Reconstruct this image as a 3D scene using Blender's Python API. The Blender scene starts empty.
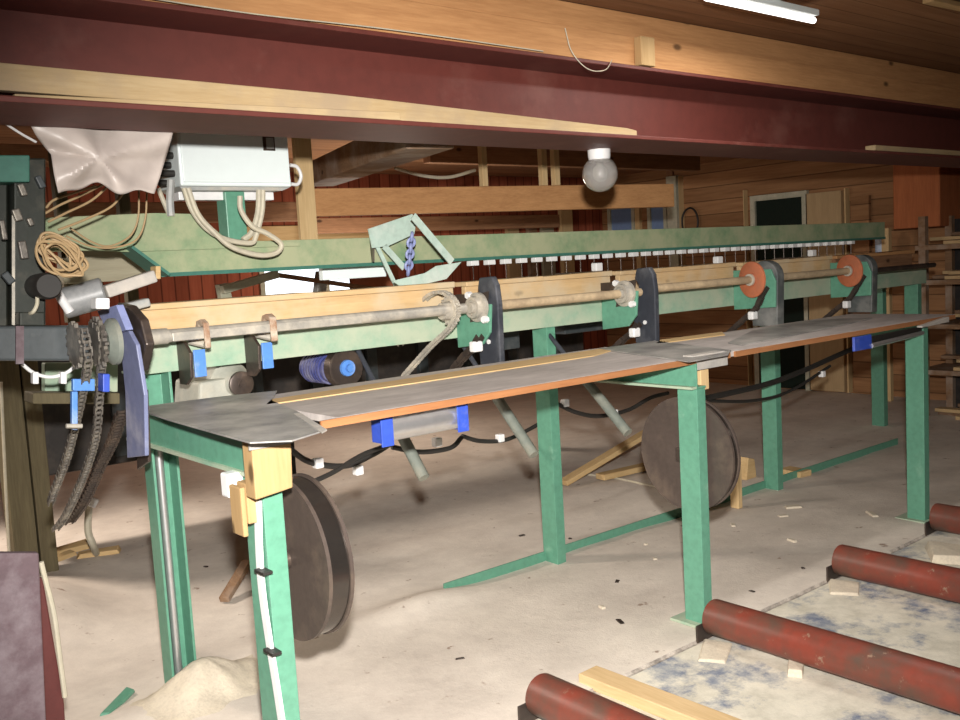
import bpy, bmesh, math, random
from mathutils import Vector, Matrix
random.seed(7)
C = bpy.context.scene.collection
scene = bpy.context.scene
V = Vector

# ------------------------------------------------------------------ camera
YAW, PITCH, ROLL, F = 0.68429, 0.09976, -0.05649, 950.0
CAM = V((0, 0, 1.55))
cy, sy = math.cos(YAW), math.sin(YAW)
FW = V((sy*math.cos(PITCH), cy*math.cos(PITCH), -math.sin(PITCH)))
R0 = V((cy, -sy, 0)); U0 = R0.cross(FW)
RT = math.cos(ROLL)*R0 + math.sin(ROLL)*U0
UP = -math.sin(ROLL)*R0 + math.cos(ROLL)*U0
cam = bpy.data.cameras.new('camera'); co = bpy.data.objects.new('camera', cam); C.objects.link(co)
m = Matrix.Identity(4)
for i in range(3):
    m[i][0], m[i][1], m[i][2], m[i][3] = RT[i], UP[i], -FW[i], CAM[i]
co.matrix_world = m
cam.sensor_width = 36; cam.lens = F/960*36; cam.clip_start = 0.02
scene.camera = co

def P(px, py, ax, val):
    """the point of the place seen at a pixel, on the plane ax = val (measuring the photograph)"""
    d = FW + RT*((px-480)/F) - UP*((py-360)/F)
    i = 'xyz'.index(ax)
    return CAM + d*((val-CAM[i])/d[i])

# ------------------------------------------------------------------ materials
def nodes(name):
    mt = bpy.data.materials.new(name); mt.use_nodes = True
    nt = mt.node_tree; b = nt.nodes['Principled BSDF']
    return mt, nt, b
def coords(nt, scale=(1, 1, 1)):
    tc = nt.nodes.new('ShaderNodeTexCoord'); mp = nt.nodes.new('ShaderNodeMapping')
    mp.inputs['Scale'].default_value = scale
    nt.links.new(tc.outputs['Object'], mp.inputs['Vector']); return mp.outputs['Vector']
def noise(nt, vec, scale, detail=5, rough=.6):
    n = nt.nodes.new('ShaderNodeTexNoise'); n.inputs['Scale'].default_value = scale
    n.inputs['Detail'].default_value = detail; n.inputs['Roughness'].default_value = rough
    nt.links.new(vec, n.inputs['Vector']); return n.outputs['Fac']
def ramp(nt, fac, stops):
    r = nt.nodes.new('ShaderNodeValToRGB'); e = r.color_ramp.elements
    while len(e) < len(stops): e.new(0.5)
    for k, (p, c) in enumerate(stops):
        e[k].position = p; e[k].color = (*c, 1) if len(c) == 3 else c
    nt.links.new(fac, r.inputs['Fac']); return r.outputs['Color']
def mix(nt, fac, a, b, mode='MIX'):
    n = nt.nodes.new('ShaderNodeMix'); n.data_type = 'RGBA'; n.blend_type = mode
    for s, v in ((n.inputs[0], fac), (n.inputs[6], a), (n.inputs[7], b)):
        if hasattr(v, 'is_output'): nt.links.new(v, s)
        else: s.default_value = v if not isinstance(v, tuple) else (*v, 1)
    return n.outputs[2]
def bump(nt, b, h, st, dist=.01):
    n = nt.nodes.new('ShaderNodeBump'); n.inputs['Strength'].default_value = st; n.inputs['Distance'].default_value = dist
    nt.links.new(h, n.inputs['Height']); nt.links.new(n.outputs['Normal'], b.inputs['Normal'])
def S(r, g, b):
    f = lambda c: ((c/255+.055)/1.055)**2.4 if c > 10 else c/255/12.92
    return (f(r), f(g), f(b))

def paint(name, base, dust=None, amount=.5, rough=.45, metal=0, scale=6, bm=.15, chips=None):
    """painted or bare metal with patches of dust and wear"""
    mt, nt, b = nodes(name); v = coords(nt)
    n1 = noise(nt, v, scale, 8, .65)
    n2 = noise(nt, v, scale*6, 4)
    dk = tuple(c*.84 for c in base)
    col = ramp(nt, n2, [(.3, dk), (.6, base)])
    if dust:
        f = ramp(nt, n1, [(.62-amount*.4, (0, 0, 0)), (.8-amount*.25, (1, 1, 1))])
        col = mix(nt, f, col, dust)
    if chips:
        n3 = noise(nt, v, scale*3.3, 6, .7)
        f = ramp(nt, n3, [(.62, (0, 0, 0)), (.68, (1, 1, 1))])
        col = mix(nt, f, col, chips)
    nt.links.new(col, b.inputs['Base Color'])
    b.inputs['Roughness'].default_value = rough; b.inputs['Metallic'].default_value = metal
    bump(nt, b, n2, bm, .004)
    return mt
def wood(name, light, dark, axis=0, rough=.75, grain=1.0, knots=True, dust=None):
    mt, nt, b = nodes(name)
    sc = [9, 9, 9]; sc[axis] = .7
    v = coords(nt, tuple(s*grain for s in sc))
    n1 = noise(nt, v, 3.0, 8, .65); n2 = noise(nt, v, 14, 4)
    col = ramp(nt, n1, [(.3, dark), (.5, tuple((a+c)/2 for a, c in zip(light, dark))), (.68, light)])
    col = mix(nt, .35, col, ramp(nt, n2, [(.35, dark), (.65, light)]))
    if knots:
        ks = [2.2, 2.2, 2.2]; ks[axis] = 1.1
        vo = nt.nodes.new('ShaderNodeTexVoronoi'); vo.inputs['Scale'].default_value = 2.4
        nt.links.new(coords(nt, tuple(ks)), vo.inputs['Vector'])
        f = ramp(nt, vo.outputs['Distance'], [(.05, (1, 1, 1)), (.1, (0, 0, 0))])
        col = mix(nt, f, col, tuple(c*.35 for c in dark))
    if dust:
        f = ramp(nt, noise(nt, coords(nt), 4, 6), [(.45, (0, 0, 0)), (.65, (1, 1, 1))])
        col = mix(nt, f, col, dust)
    nt.links.new(col, b.inputs['Base Color']); b.inputs['Roughness'].default_value = rough
    b.inputs['Specular IOR Level'].default_value = .25
    bump(nt, b, n2, .25, .003)
    return mt
def boards(name, light, dark, along, across, width, gap=.06, rough=.8):
    """a wall or ceiling of boards: joints every `width` metres across"""
    mt, nt, b = nodes(name)
    tc = nt.nodes.new('ShaderNodeTexCoord'); sp = nt.nodes.new('ShaderNodeSeparateXYZ')
    nt.links.new(tc.outputs['Object'], sp.inputs[0])
    def math_(op, a, bb=None):
        n = nt.nodes.new('ShaderNodeMath'); n.operation = op
        for s, q in zip(n.inputs, (a, bb)):
            if q is None: continue
            if hasattr(q, 'is_output'): nt.links.new(q, s)
            else: s.default_value = q
        return n.outputs[0]
    t = math_('DIVIDE', sp.outputs[across], width)
    fr = math_('FRACT', t); idx = math_('FLOOR', t)
    wn = nt.nodes.new('ShaderNodeTexWhiteNoise'); wn.noise_dimensions = '1D'; nt.links.new(idx, wn.inputs['W'])
    sc = [7, 7, 7]; sc[along] = .5
    v = coords(nt, tuple(sc)); n1 = noise(nt, v, 3, 8, .65)
    col = ramp(nt, n1, [(.3, dark), (.7, light)])
    tint = ramp(nt, wn.outputs['Value'], [(0, (.62, .6, .58)), (1, (1.0, 1.0, 1.0))])
    col = mix(nt, 1.0, col, tint, 'MULTIPLY')
    e = math_('MINIMUM', fr, math_('SUBTRACT', 1.0, fr))
    j = ramp(nt, e, [(0, (1, 1, 1)), (gap, (0, 0, 0))])
    col = mix(nt, j, col, tuple(c*.25 for c in dark))
    nt.links.new(col, b.inputs['Base Color']); b.inputs['Roughness'].default_value = rough
    b.inputs['Specular IOR Level'].default_value = .2
    bump(nt, b, e, .4, .01)
    return mt
def plain(name, c, rough=.5, metal=0, spec=.5, var=.88):
    mt, nt, b = nodes(name)
    n = noise(nt, coords(nt), 25, 4)
    nt.links.new(ramp(nt, n, [(.3, tuple(x*var for x in c)), (.7, c)]), b.inputs['Base Color'])
    b.inputs['Roughness'].default_value = rough; b.inputs['Metallic'].default_value = metal
    b.inputs['Specular IOR Level'].default_value = spec
    return mt

SAW = (.62, .52, .38)
M = {}
M['green'] = paint('green_paint', (.115, .305, .21), (.24, .42, .31), .0, .42, chips=None)
M['green_dusty'] = paint('dusty_green_paint', (.22, .39, .28), (.39, .45, .335), .85, .6)
M['olive'] = paint('dusty_overhead_green', (.17, .29, .155), (.36, .385, .235), .85, .7)
M['teal'] = paint('dark_teal', (.05, .17, .13), None, 0, .5)
M['mint'] = paint('pale_mint_sheet', (.50, .64, .56), (.66, .70, .64), .35, .35, .1)
M['maroon'] = paint('maroon_beam_paint', (.115, .025, .018), (.16, .055, .042), .2, .6, scale=2.5)
M['red_roller'] = paint('red_roller_paint', (.205, .04, .024), (.09, .055, .04), .5, .45, scale=5, chips=(.26, .17, .12))
M['rust'] = paint('orange_primer', (.50, .15, .065), (.36, .13, .07), .3, .75)
M['black'] = paint('black_plate_steel', (.045, .05, .064), (.13, .135, .15), .28, .5, .2)
M['dark_steel'] = paint('dark_oily_steel', (.075, .058, .05), (.14, .10, .075), .35, .42, .55, scale=9)
M['disc'] = paint('brown_dark_disc_steel', (.085, .064, .054), (.14, .105, .08), .3, .5, .25, scale=7)
M['worn'] = paint('oily_worn_steel', (.16, .145, .13), (.34, .31, .26), .4, .4, .6, scale=16)
M['guard_grey'] = paint('dusty_grey_guard', (.075, .085, .085), (.20, .20, .19), .45, .55)
M['steel'] = paint('dusty_grey_steel', (.36, .34, .30), (.56, .51, .42), .55, .5, .25, scale=12)
M['chrome'] = plain('bright_steel', (.8, .8, .82), .18, 1)
M['galvanised'] = plain('galvanised_roller', (.72, .72, .73), .34, .85)
M['blue'] = paint('blue_paint', (.09, .24, .62), (.36, .44, .64), .2, .4)
M['slate'] = paint('slate_blue_paint', (.17, .19, .32), (.36, .36, .44), .3, .5)
M['slate_light'] = paint('pale_slate_blue_paint', (.25, .29, .52), (.42, .43, .55), .3, .5)
M['royal'] = paint('royal_blue_paint', (.035, .08, .45), (.2, .22, .4), .1, .4)
M['royal_dark'] = paint('dusty_dark_blue_paint', (.04, .05, .19), (.24, .23, .27), .55, .55)
M['rim_gloss'] = plain('glossy_dark_rim', (.11, .095, .085), .22, .85)
M['edge_wood'] = wood('orange_brown_ply_edge', (.40, .18, .075), (.28, .115, .045), 0, knots=False)
M['tan_shaft'] = paint('sawdust_caked_shaft', (.36, .27, .17), (.55, .42, .26), .6, .7, scale=9)
M['white'] = plain('white_plastic', (.8, .8, .8), .4)
M['box'] = plain('pale_grey_enamel', (.78, .86, .86), .35, var=.97)
M['grey'] = paint('grey_plastic', (.36, .37, .36), (.5, .46, .38), .35, .5)
M['duct_grey'] = paint('scuffed_grey_duct', (.20, .21, .215), (.34, .34, .34), .4, .4, scale=8)
M['motor'] = paint('dusty_grey_casting', (.38, .38, .33), (.5, .46, .37), .5, .7)
M['tube_grey'] = paint('dull_green_grey_tube', (.17, .19, .165), (.26, .25, .2), .3, .6)
M['clip'] = paint('rusty_dusty_clip', (.30, .17, .10), (.5, .43, .34), .5, .7, scale=20)
M['cable'] = plain('tan_cable', (.42, .29, .15), .6)
M['hose'] = paint('grey_beige_hose', (.50, .46, .36), (.55, .50, .36), .4, .6)
M['black_rubber'] = plain('black_rubber', (.02, .018, .016), .55)
M['mast'] = paint('dark_green_black_steel', (.020, .024, .018), (.085, .075, .055), .35, .5, .2)
M['gloom'] = paint('gloom_dark_steel', (.03, .026, .024), (.07, .055, .045), .4, .7)  # near-black tone, also used as shade behind the rack boards
M['boxbeam'] = paint('blue_black_beam_paint', (.05, .06, .065), (.11, .115, .115), .2, .45)
M['timber'] = wood('orange_pine_timber', (.56, .30, .13), (.38, .185, .075), 0)
M['timber_pale'] = wood('pale_pine', (.66, .48, .25), (.50, .33, .15), 0)
M['timber_pale_z'] = wood('pale_pine_upright', (.68, .50, .27), (.54, .37, .18), 2)
M['timber_dull'] = wood('dull_pale_pine', (.50, .38, .22), (.37, .26, .13), 0, dust=(.36, .27, .17))
M['timber_tan_z'] = wood('tan_wood_block', (.46, .31, .15), (.36, .225, .10), 2)
M['grey_slat'] = wood('grey_dusty_slat', (.40, .37, .27), (.30, .27, .19), 0, knots=False)
M['timber_pale_y'] = wood('pale_pine_cross', (.66, .48, .27), (.48, .33, .16), 1)
M['plank'] = wood('dusty_tan_board', (.66, .46, .24), (.48, .32, .16), 0, dust=(.58, .46, .30))
M['old'] = wood('weathered_brown_timber', (.30, .18, .10), (.16, .09, .05), 1, dust=(.36, .28, .22))
M['old_x'] = wood('weathered_brown_beam', (.33, .18, .095), (.17, .085, .045), 0)
M['post_wood'] = wood('olive_brown_timber', (.15, .125, .07), (.085, .068, .038), 2, knots=False)
M['purple'] = paint('purple_brown_board', (.10, .065, .075), (.20, .165, .18), .4, .7)
M['deepred'] = paint('deep_red_panel', (.10, .02, .018), None, 0, .6)
M['ply'] = wood('plywood_sheet', (.50, .36, .20), (.40, .28, .15), 2, knots=False)
M['tabletop'] = None
M['sack'] = None

def make_tabletop():
    mt, nt, b = nodes('dusty_grey_tabletop'); v = coords(nt, (1, 3, 1))
    n1 = noise(nt, v, 3.2, 9, .7); n2 = noise(nt, coords(nt, (2, 12, 4)), 6, 5)
    col = ramp(nt, n1, [(.32, (.30, .265, .25)), (.5, (.43, .39, .37)), (.66, (.56, .51, .48))])
    col = mix(nt, .3, col, ramp(nt, n2, [(.35, (.30, .265, .25)), (.65, (.55, .50, .47))]))
    nt.links.new(col, b.inputs['Base Color']); b.inputs['Roughness'].default_value = .6
    bump(nt, b, n2, .1, .002); return mt
M['tabletop'] = make_tabletop()
M['sheet'] = paint('worn_dark_sheet', (.21, .205, .20), (.46, .44, .41), .55, .5, .15, scale=3.5)
M['sheet_pale'] = paint('dusty_pale_sheet_edge', (.42, .40, .37), (.55, .50, .44), .4, .6)

def make_sack():
    mt, nt, b = nodes('translucent_grey_sack')
    n = noise(nt, coords(nt), 5, 6)
    nt.links.new(ramp(nt, n, [(.3, (.42, .365, .335)), (.7, (.58, .51, .46))]), b.inputs['Base Color'])
    b.inputs['Roughness'].default_value = .4
    return mt
M['sack'] = make_sack()
def make_glass():
    mt, nt, b = nodes('smoky_globe_glass')
    b.inputs['Base Color'].default_value = (.80, .78, .75, 1); b.inputs['Roughness'].default_value = .08
    b.inputs['Transmission Weight'].default_value = .80; b.inputs['IOR'].default_value = 1.45
    return mt
M['glass'] = make_glass()
M['container'] = plain('pale_blue_plastic', (.50, .62, .80), .4)
mt, nt, b = nodes('lit_tube'); b.inputs['Emission Color'].default_value = (1, .97, .92, 1); b.inputs['Emission Strength'].default_value = 2.5; M['lit_tube'] = mt

def make_floor():
    mt, nt, b = nodes('sawdust_floor'); v = coords(nt)
    n1 = noise(nt, v, 1.3, 9, .62); n2 = noise(nt, v, 9, 8, .7); n3 = noise(nt, v, 60, 4, .7)
    col = ramp(nt, n1, [(.32, (.47, .41, .35)), (.5, (.60, .535, .46)), (.66, (.70, .63, .54))])
    col = mix(nt, .35, col, ramp(nt, n2, [(.3, (.54, .485, .44)), (.65, (.80, .73, .65))]))
    # brown flecks of bark
    f = ramp(nt, noise(nt, v, 11, 4, .6), [(.66, (0, 0, 0)), (.72, (1, 1, 1))])
    col = mix(nt, f, col, (.33, .25, .20))
    # roller bed: chalky concrete with blue-grey stains
    n4 = noise(nt, v, 2.1, 10, .72); n5 = noise(nt, v, 5.5, 8, .7)
    bed = ramp(nt, n5, [(.3, (.46, .43, .35)), (.55, (.66, .62, .52)), (.7, (.72, .67, .55))])
    st = ramp(nt, n4, [(.49, (0, 0, 0)), (.58, (1, 1, 1))])
    bed = mix(nt, st, bed, ramp(nt, n5, [(.38, (.11, .14, .22)), (.5, (.25, .27, .31)), (.62, (.42, .42, .40))]))
    sp = nt.nodes.new('ShaderNodeSeparateXYZ'); nt.links.new(v, sp.inputs[0])
    fy = ramp(nt, sp.outputs[1], [(0, (0, 0, 0)), (1, (1, 1, 1))])
    lt = nt.nodes.new('ShaderNodeMath'); lt.operation = 'LESS_THAN'; lt.inputs[1].default_value = 2.332
    nt.links.new(sp.outputs[1], lt.inputs[0])
    gx = nt.nodes.new('ShaderNodeMath'); gx.operation = 'GREATER_THAN'; gx.inputs[1].default_value = 1.75
    nt.links.new(sp.outputs[0], gx.inputs[0])
    mu = nt.nodes.new('ShaderNodeMath'); mu.operation = 'MULTIPLY'
    nt.links.new(lt.outputs[0], mu.inputs[0]); nt.links.new(gx.outputs[0], mu.inputs[1])
    col = mix(nt, mu.outputs[0], col, bed)
    jy = nt.nodes.new('ShaderNodeMath'); jy.operation = 'COMPARE'; jy.inputs[1].default_value = 2.338; jy.inputs[2].default_value = .008
    nt.links.new(sp.outputs[1], jy.inputs[0])
    jm = nt.nodes.new('ShaderNodeMath'); jm.operation = 'MULTIPLY'; nt.links.new(jy.outputs[0], jm.inputs[0]); nt.links.new(gx.outputs[0], jm.inputs[1])
    jn = nt.nodes.new('ShaderNodeMath'); jn.operation = 'MULTIPLY'; nt.links.new(jm.outputs[0], jn.inputs[0])
    nt.links.new(ramp(nt, n2, [(.35, (.9, .9, .9)), (.62, (.15, .15, .15))]), jn.inputs[1])
    col = mix(nt, jn.outputs[0], col, (.10, .085, .075))
    nt.links.new(col, b.inputs['Base Color']); b.inputs['Roughness'].default_value = .9
    b.inputs['Specular IOR Level'].default_value = .15
    bump(nt, b, mix(nt, .3, n2, n3), .3, .015); return mt
M['floor'] = make_floor()
M['ceil'] = boards('brown_ceiling_boards', (.42, .225, .115), (.28, .14, .07), 0, 1, .12, .03)
M['wall_red'] = boards('red_plank_wall', (.46, .13, .07), (.30, .075, .04), 2, 0, .13, .08)
M['wall_brown'] = boards('brown_board_wall', (.46, .25, .12), (.28, .14, .065), 1, 2, .16, .05)
M['wall_plain'] = boards('dim_board_wall', (.33, .20, .12), (.22, .12, .07), 2, 0, .15, .05)
M['sawdust'] = paint('loose_sawdust', (.62, .545, .43), (.70, .62, .48), .4, .95, scale=14, bm=.6)
M['brick'] = wood('orange_brown_column', (.50, .17, .065), (.34, .105, .04), 2, knots=False)
M['pane'] = plain('blue_window_pane', (.20, .30, .52), .15)
M['doorway_shade'] = plain('dark_doorway_shade', (.012, .02, .015), .6, 0, .1)  # shade of the open doorway as a flat dark colour
M['pale_pane'] = plain('pale_window_pane', (.55, .55, .62), .2)  # pale colour stands in for the light in the pane
M['frame_green'] = paint('grey_green_frame', (.45, .45, .34), (.58, .54, .43), .4, .7)
M['red_leather'] = None

# ------------------------------------------------------------------ mesh helpers
WORLD = {}
class MB:
    def __init__(s): s.bm = bmesh.new()
    def verts(s, pts): return [s.bm.verts.new(V(p)) for p in pts]
    def hexa(s, a):            # 8 points: bottom ring 0-3, top ring 4-7
        v = s.verts(a)
        for f in ((3, 2, 1, 0), (4, 5, 6, 7), (0, 1, 5, 4), (1, 2, 6, 5), (2, 3, 7, 6), (3, 0, 4, 7)):
            s.bm.faces.new([v[i] for i in f])
        return s
    def box(s, x0, x1, y0, y1, z0, z1):
        return s.hexa([(x0, y0, z0), (x1, y0, z0), (x1, y1, z0), (x0, y1, z0),
                       (x0, y0, z1), (x1, y0, z1), (x1, y1, z1), (x0, y1, z1)])
    def bar(s, p, q, w, h, up=(0, 0, 1)):      # rectangular bar from p to q, width w across, height h along up
        p, q = V(p), V(q); d = (q-p).normalized(); u = V(up)
        sd = d.cross(u)
        if sd.length < 1e-4: sd = d.cross(V((1, 0, 0)))
        sd.normalize(); u = sd.cross(d).normalized()
        a = sd*w/2; b = u*h/2
        return s.hexa([p-a-b, p+a-b, q+a-b, q-a-b, p-a+b, p+a+b, q+a+b, q-a+b])
    def prism(s, poly, ax, a0, a1):            # polygon extruded along an axis; poly in the other two coordinates
        def mk(t, a): 
            l = list(t); l.insert('xyz'.index(ax), a); return l
        v0 = s.verts([mk(t, a0) for t in poly]); v1 = s.verts([mk(t, a1) for t in poly]); n = len(poly)
        s.bm.faces.new(v0[::-1]); s.bm.faces.new(v1)
        for i in range(n): s.bm.faces.new([v0[i], v0[(i+1) % n], v1[(i+1) % n], v1[i]])
        return s
    def sheet(s, pts, th):                     # polygon in space given a thickness
        pts = [V(p) for p in pts]; n = len(pts)
        nr = (pts[1]-pts[0]).cross(pts[2]-pts[0]).normalized()*th/2
        v0 = s.verts([p-nr for p in pts]); v1 = s.verts([p+nr for p in pts])
        s.bm.faces.new(v0[::-1]); s.bm.faces.new(v1)
        for i in range(n): s.bm.faces.new([v0[i], v0[(i+1) % n], v1[(i+1) % n], v1[i]])
        return s
    def ring(s, c, d, r, n, ref=None):
        d = V(d).normalized(); a = V(ref) if ref else (V((0, 0, 1)) if abs(d.z) < .9 else V((1, 0, 0)))
        e1 = (a - d*a.dot(d)).normalized(); e2 = d.cross(e1)
        return [s.bm.verts.new(V(c) + (e1*math.cos(t*2*math.pi/n) + e2*math.sin(t*2*math.pi/n))*r) for t in range(n)]
    def lathe(s, p, d, prof, n=32):            # prof: (along, radius) pairs
        p = V(p); d = V(d).normalized(); last = None
        for a, r in prof:
            rg = s.ring(p + d*a, d, max(r, 1e-4), n)
            if last:
                for i in range(n): s.bm.faces.new([last[i], last[(i+1) % n], rg[(i+1) % n], rg[i]])
            else: s.bm.faces.new(rg[::-1])
            last = rg
        s.bm.faces.new(last); return s
    def cyl(s, p, q, r, n=20, bev=0):
        d = V(q)-V(p); L = d.length
        pr = [(0, r), (L, r)] if not bev else [(0, r-bev), (bev, r), (L-bev, r), (L, r-bev)]
        return s.lathe(p, d, pr, n)
    def tube(s, pts, r, n=8, smooth=True):
        pts = [V(p) for p in pts]
        if smooth and len(pts) > 2: pts = spline(pts)
        last = None; ref = None
        for i, p in enumerate(pts):
            d = (pts[min(i+1, len(pts)-1)] - pts[max(i-1, 0)]).normalized()
            if ref is None: ref = V((0, 0, 1)) if abs(d.z) < .9 else V((1, 0, 0))
            e = (ref - d*ref.dot(d)).normalized(); ref = e
            rg = s.ring(p, d, r, n, e)
            if last:
                for k in range(n): s.bm.faces.new([last[k], last[(k+1) % n], rg[(k+1) % n], rg[k]])
            else: s.bm.faces.new(rg[::-1])
            last = rg
        s.bm.faces.new(last); return s
    def chain(s, pts, pitch, w, h, axis):      # roller chain: side plates and rollers along a path; axis = pin direction
        pts = spline([V(p) for p in pts], 24); axis = V(axis).normalized()
        out = [pts[0]]; acc = 0
        for a, b in zip(pts, pts[1:]):
            L = (b-a).length
            while acc + L >= pitch:
                t = (pitch-acc)/L; a = a.lerp(b, t); out.append(a); L = (b-a).length; acc = 0
            acc += L
        for i, (a, b) in enumerate(zip(out, out[1:])):
            d = (b-a).normalized(); up = axis.cross(d).normalized(); o = w/2 if i % 2 else w/2*.72
            for sg in (-1, 1):
                c0 = a + axis*o*sg - d*h*.3; c1 = b + axis*o*sg + d*h*.3
                s.bar(c0, c1, w*.16, h, up)
            s.cyl(a - axis*w*.36, a + axis*w*.36, h*.36, 8)
        return s
    def build(s, name, mat, parent=None, bevel=0, smooth=False, sub=0):
        bmesh.ops.recalc_face_normals(s.bm, faces=s.bm.faces)
        off = WORLD[parent.name] if parent is not None else None
        if off is None:
            xs = [v.co for v in s.bm.verts]
            lo = [min(c[i] for c in xs) for i in range(3)]; hi = [max(c[i] for c in xs) for i in range(3)]
            off = V(((lo[0]+hi[0])/2, (lo[1]+hi[1])/2, lo[2]))
        for v in s.bm.verts: v.co -= off
        if smooth:
            for f in s.bm.faces: f.smooth = True
            for e in s.bm.edges:
                if len(e.link_faces) == 2 and e.calc_face_angle(0) > .6: e.smooth = False
        me = bpy.data.meshes.new(name); s.bm.to_mesh(me); s.bm.free()
        o = bpy.data.objects.new(name, me); C.objects.link(o)
        me.materials.append(M[mat] if isinstance(mat, str) else mat)
        if parent is not None: o.parent = parent
        else: o.location = off
        WORLD[o.name] = off.copy()
        if bevel:
            md = o.modifiers.new('bevel', 'BEVEL'); md.width = bevel; md.segments = 2; md.limit_method = 'ANGLE'; md.harden_normals = False
        if sub:
            md = o.modifiers.new('sub', 'SUBSURF'); md.levels = sub; md.render_levels = sub
        return o
def spline(p, n=8):
    if len(p) < 3: return p
    q = [p[0]*2-p[1]] + list(p) + [p[-1]*2-p[-2]]; out = []
    for i in range(1, len(q)-2):
        a, b, c, d = q[i-1:i+3]
        for k in range(n):
            t = k/n
            out.append(.5*((2*b) + (c-a)*t + (2*a-5*b+4*c-d)*t*t + (3*b-a-3*c+d)*t**3))
    out.append(p[-1]); return out
def tag(o, label, cat, group=None, kind=None):
    if label: o['label'] = label
    if cat: o['category'] = cat
    if group: o['group'] = group
    if kind: o['kind'] = kind
    return o
def thing(name, loc, label, cat, group=None):
    o = bpy.data.objects.new(name, None); o.empty_display_size = .1
    C.objects.link(o); o.location = loc; WORLD[o.name] = V(loc)
    return tag(o, label, cat, group)
def copy_thing(root, delta, label=None):
    r = root.copy(); C.objects.link(r); r.location = root.location + V(delta); WORLD[r.name] = WORLD[root.name] + V(delta)
    if label: r['label'] = label
    for ch in list(root.children):
        c = ch.copy(); C.objects.link(c); c.parent = r
        for g in list(ch.children):
            d = g.copy(); C.objects.link(d); d.parent = c
    return r
def struct(o): o['kind'] = 'structure'; return o
def channel(mb, x, y, z0, z1, a, b, t=.008, face='-x'):
    """a U-section post: web a wide, flanges b deep; `face` is the side the web is on (or -y open)"""
    if face == '-x':
        poly = [(x, y), (x+b, y), (x+b, y+t), (x+t, y+t), (x+t, y+a-t), (x+b, y+a-t), (x+b, y+a), (x, y+a)]
    else:
        poly = [(x, y), (x+t, y), (x+t, y+b-t), (x+a-t, y+b-t), (x+a-t, y), (x+a, y), (x+a, y+b), (x, y+b)]
    return mb.prism(poly, 'z', z0, z1)
# ------------------------------------------------------------------ the setting
EY = 2.345      # edge between the sawdust floor and the roller bed
def floor_h(x, y):
    h = 0.0
    if y < EY - .005 and x > 1.70: h = -.010
    n = math.sin(x*3.1+y*1.7)*math.sin(y*2.3-x*.9)*.006 + math.sin(x*7.7+y*5.1)*math.sin(y*6.3-x*4.3)*.004
    h += n*(1 if y > EY else .5)
    g = lambda cx, cy, rx, ry, a: a*math.exp(-((x-cx)/rx)**2-((y-cy)/ry)**2)
    if y > EY or x < 1.7:
        h += g(1.12, 3.36, .24, .13, .03) + g(1.75, 3.50, .40, .22, .03) + g(2.45, 3.50, .30, .11, .05)
        h += g(1.05, 4.75, .3, .45, .16) + g(1.5, 5.4, .5, .5, .05)
    if x > 1.7 and y < EY:    # drifts against the rollers on the bed
        for rx_ in (2.07, 3.04, 4.01, 4.98): h += g(rx_+.14, 2.16, .10, .14, .045)
    return h
xs = sorted(set([-2.6] + [round(.0+i*.045, 4) for i in range(0, 140)] + [6.4+i*.2 for i in range(15)] + [1.695, 1.70]))
ys = sorted(set([-2.6, -1.5, -.5, 0, .4, .7] + [round(.9+i*.045, 4) for i in range(0, 110)] + [5.9+i*.25 for i in range(12)] + [EY-.01, EY]))
b = MB(); grid = [[b.bm.verts.new((x, y, floor_h(x, y))) for x in xs] for y in ys]
for j in range(len(ys)-1):
    for i in range(len(xs)-1):
        b.bm.faces.new([grid[j][i], grid[j][i+1], grid[j+1][i+1], grid[j+1][i]])
XE, YB = 9.2, 8.6
b.box(-2.6, 9.4, -2.6, 8.8, -.35, -.2)
fl = struct(b.build('floor', 'floor', smooth=True))
# keep the texture in place coordinates
for v in fl.data.vertices: v.co += fl.location
fl.location = (0, 0, 0)

ZC = 2.575
struct(MB().box(-2.7, XE+.1, -2.7, YB+.1, ZC, ZC+.08).build('ceiling', 'ceil'))
# back wall with a daylight opening
w0 = P(265, 300, 'y', YB); w1 = P(357, 268, 'y', YB)
wx0, wx1, wz0, wz1 = w0.x, w1.x, w0.z-.05, w1.z+.06
b = MB(); b.box(-2.6, wx0, YB, YB+.1, -.1, ZC).box(wx1, XE, YB, YB+.1, -.1, ZC)
b.box(wx0, wx1, YB, YB+.1, -.1, wz0).box(wx0, wx1, YB, YB+.1, wz1, ZC)
struct(b.build('wall_back', 'wall_red'))
win = MB().box(wx0-.05, wx0, YB-.03, YB+.06, wz0-.05, wz1+.05).box(wx1, wx1+.05, YB-.03, YB+.06, wz0-.05, wz1+.05)
win.box(wx0, wx1, YB-.03, YB+.06, wz1, wz1+.05).box(wx0, wx1, YB-.03, YB+.06, wz0-.05, wz0)
win.box((wx0*.38+wx1*.62)-.02, (wx0*.38+wx1*.62)+.05, YB-.03, YB+.03, wz0, wz1)
wn_ = struct(win.build('window_1', 'frame_green'))
struct(MB().box(XE, XE+.1, -2.6, YB, -.1, ZC).build('wall_right', 'wall_brown'))
struct(MB().box(-2.7, -2.6, -2.6, YB, -.1, ZC).build('wall_left', 'wall_plain'))
struct(MB().box(-2.6, XE, -2.7, -2.6, -.1, ZC).build('wall_front', 'wall_plain'))
def WX(px, py, x=XE-.02): return P(px, py, 'x', x)
def wallbox(px0, px1, py0, py1, th=.03, x=XE):
    a, c = P(px0, py0, 'x', x), P(px1, py1, 'x', x)
    a2, c2 = P(px1, py0, 'x', x), P(px0, py1, 'x', x)
    y0, y1 = sorted((a.y, c.y)); z1 = (a.z+a2.z)/2; z0 = (c.z+c2.z)/2
    return MB().box(x-th, x-.001, y0, y1, max(z0, .012), min(z1, ZC-.01))
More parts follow.
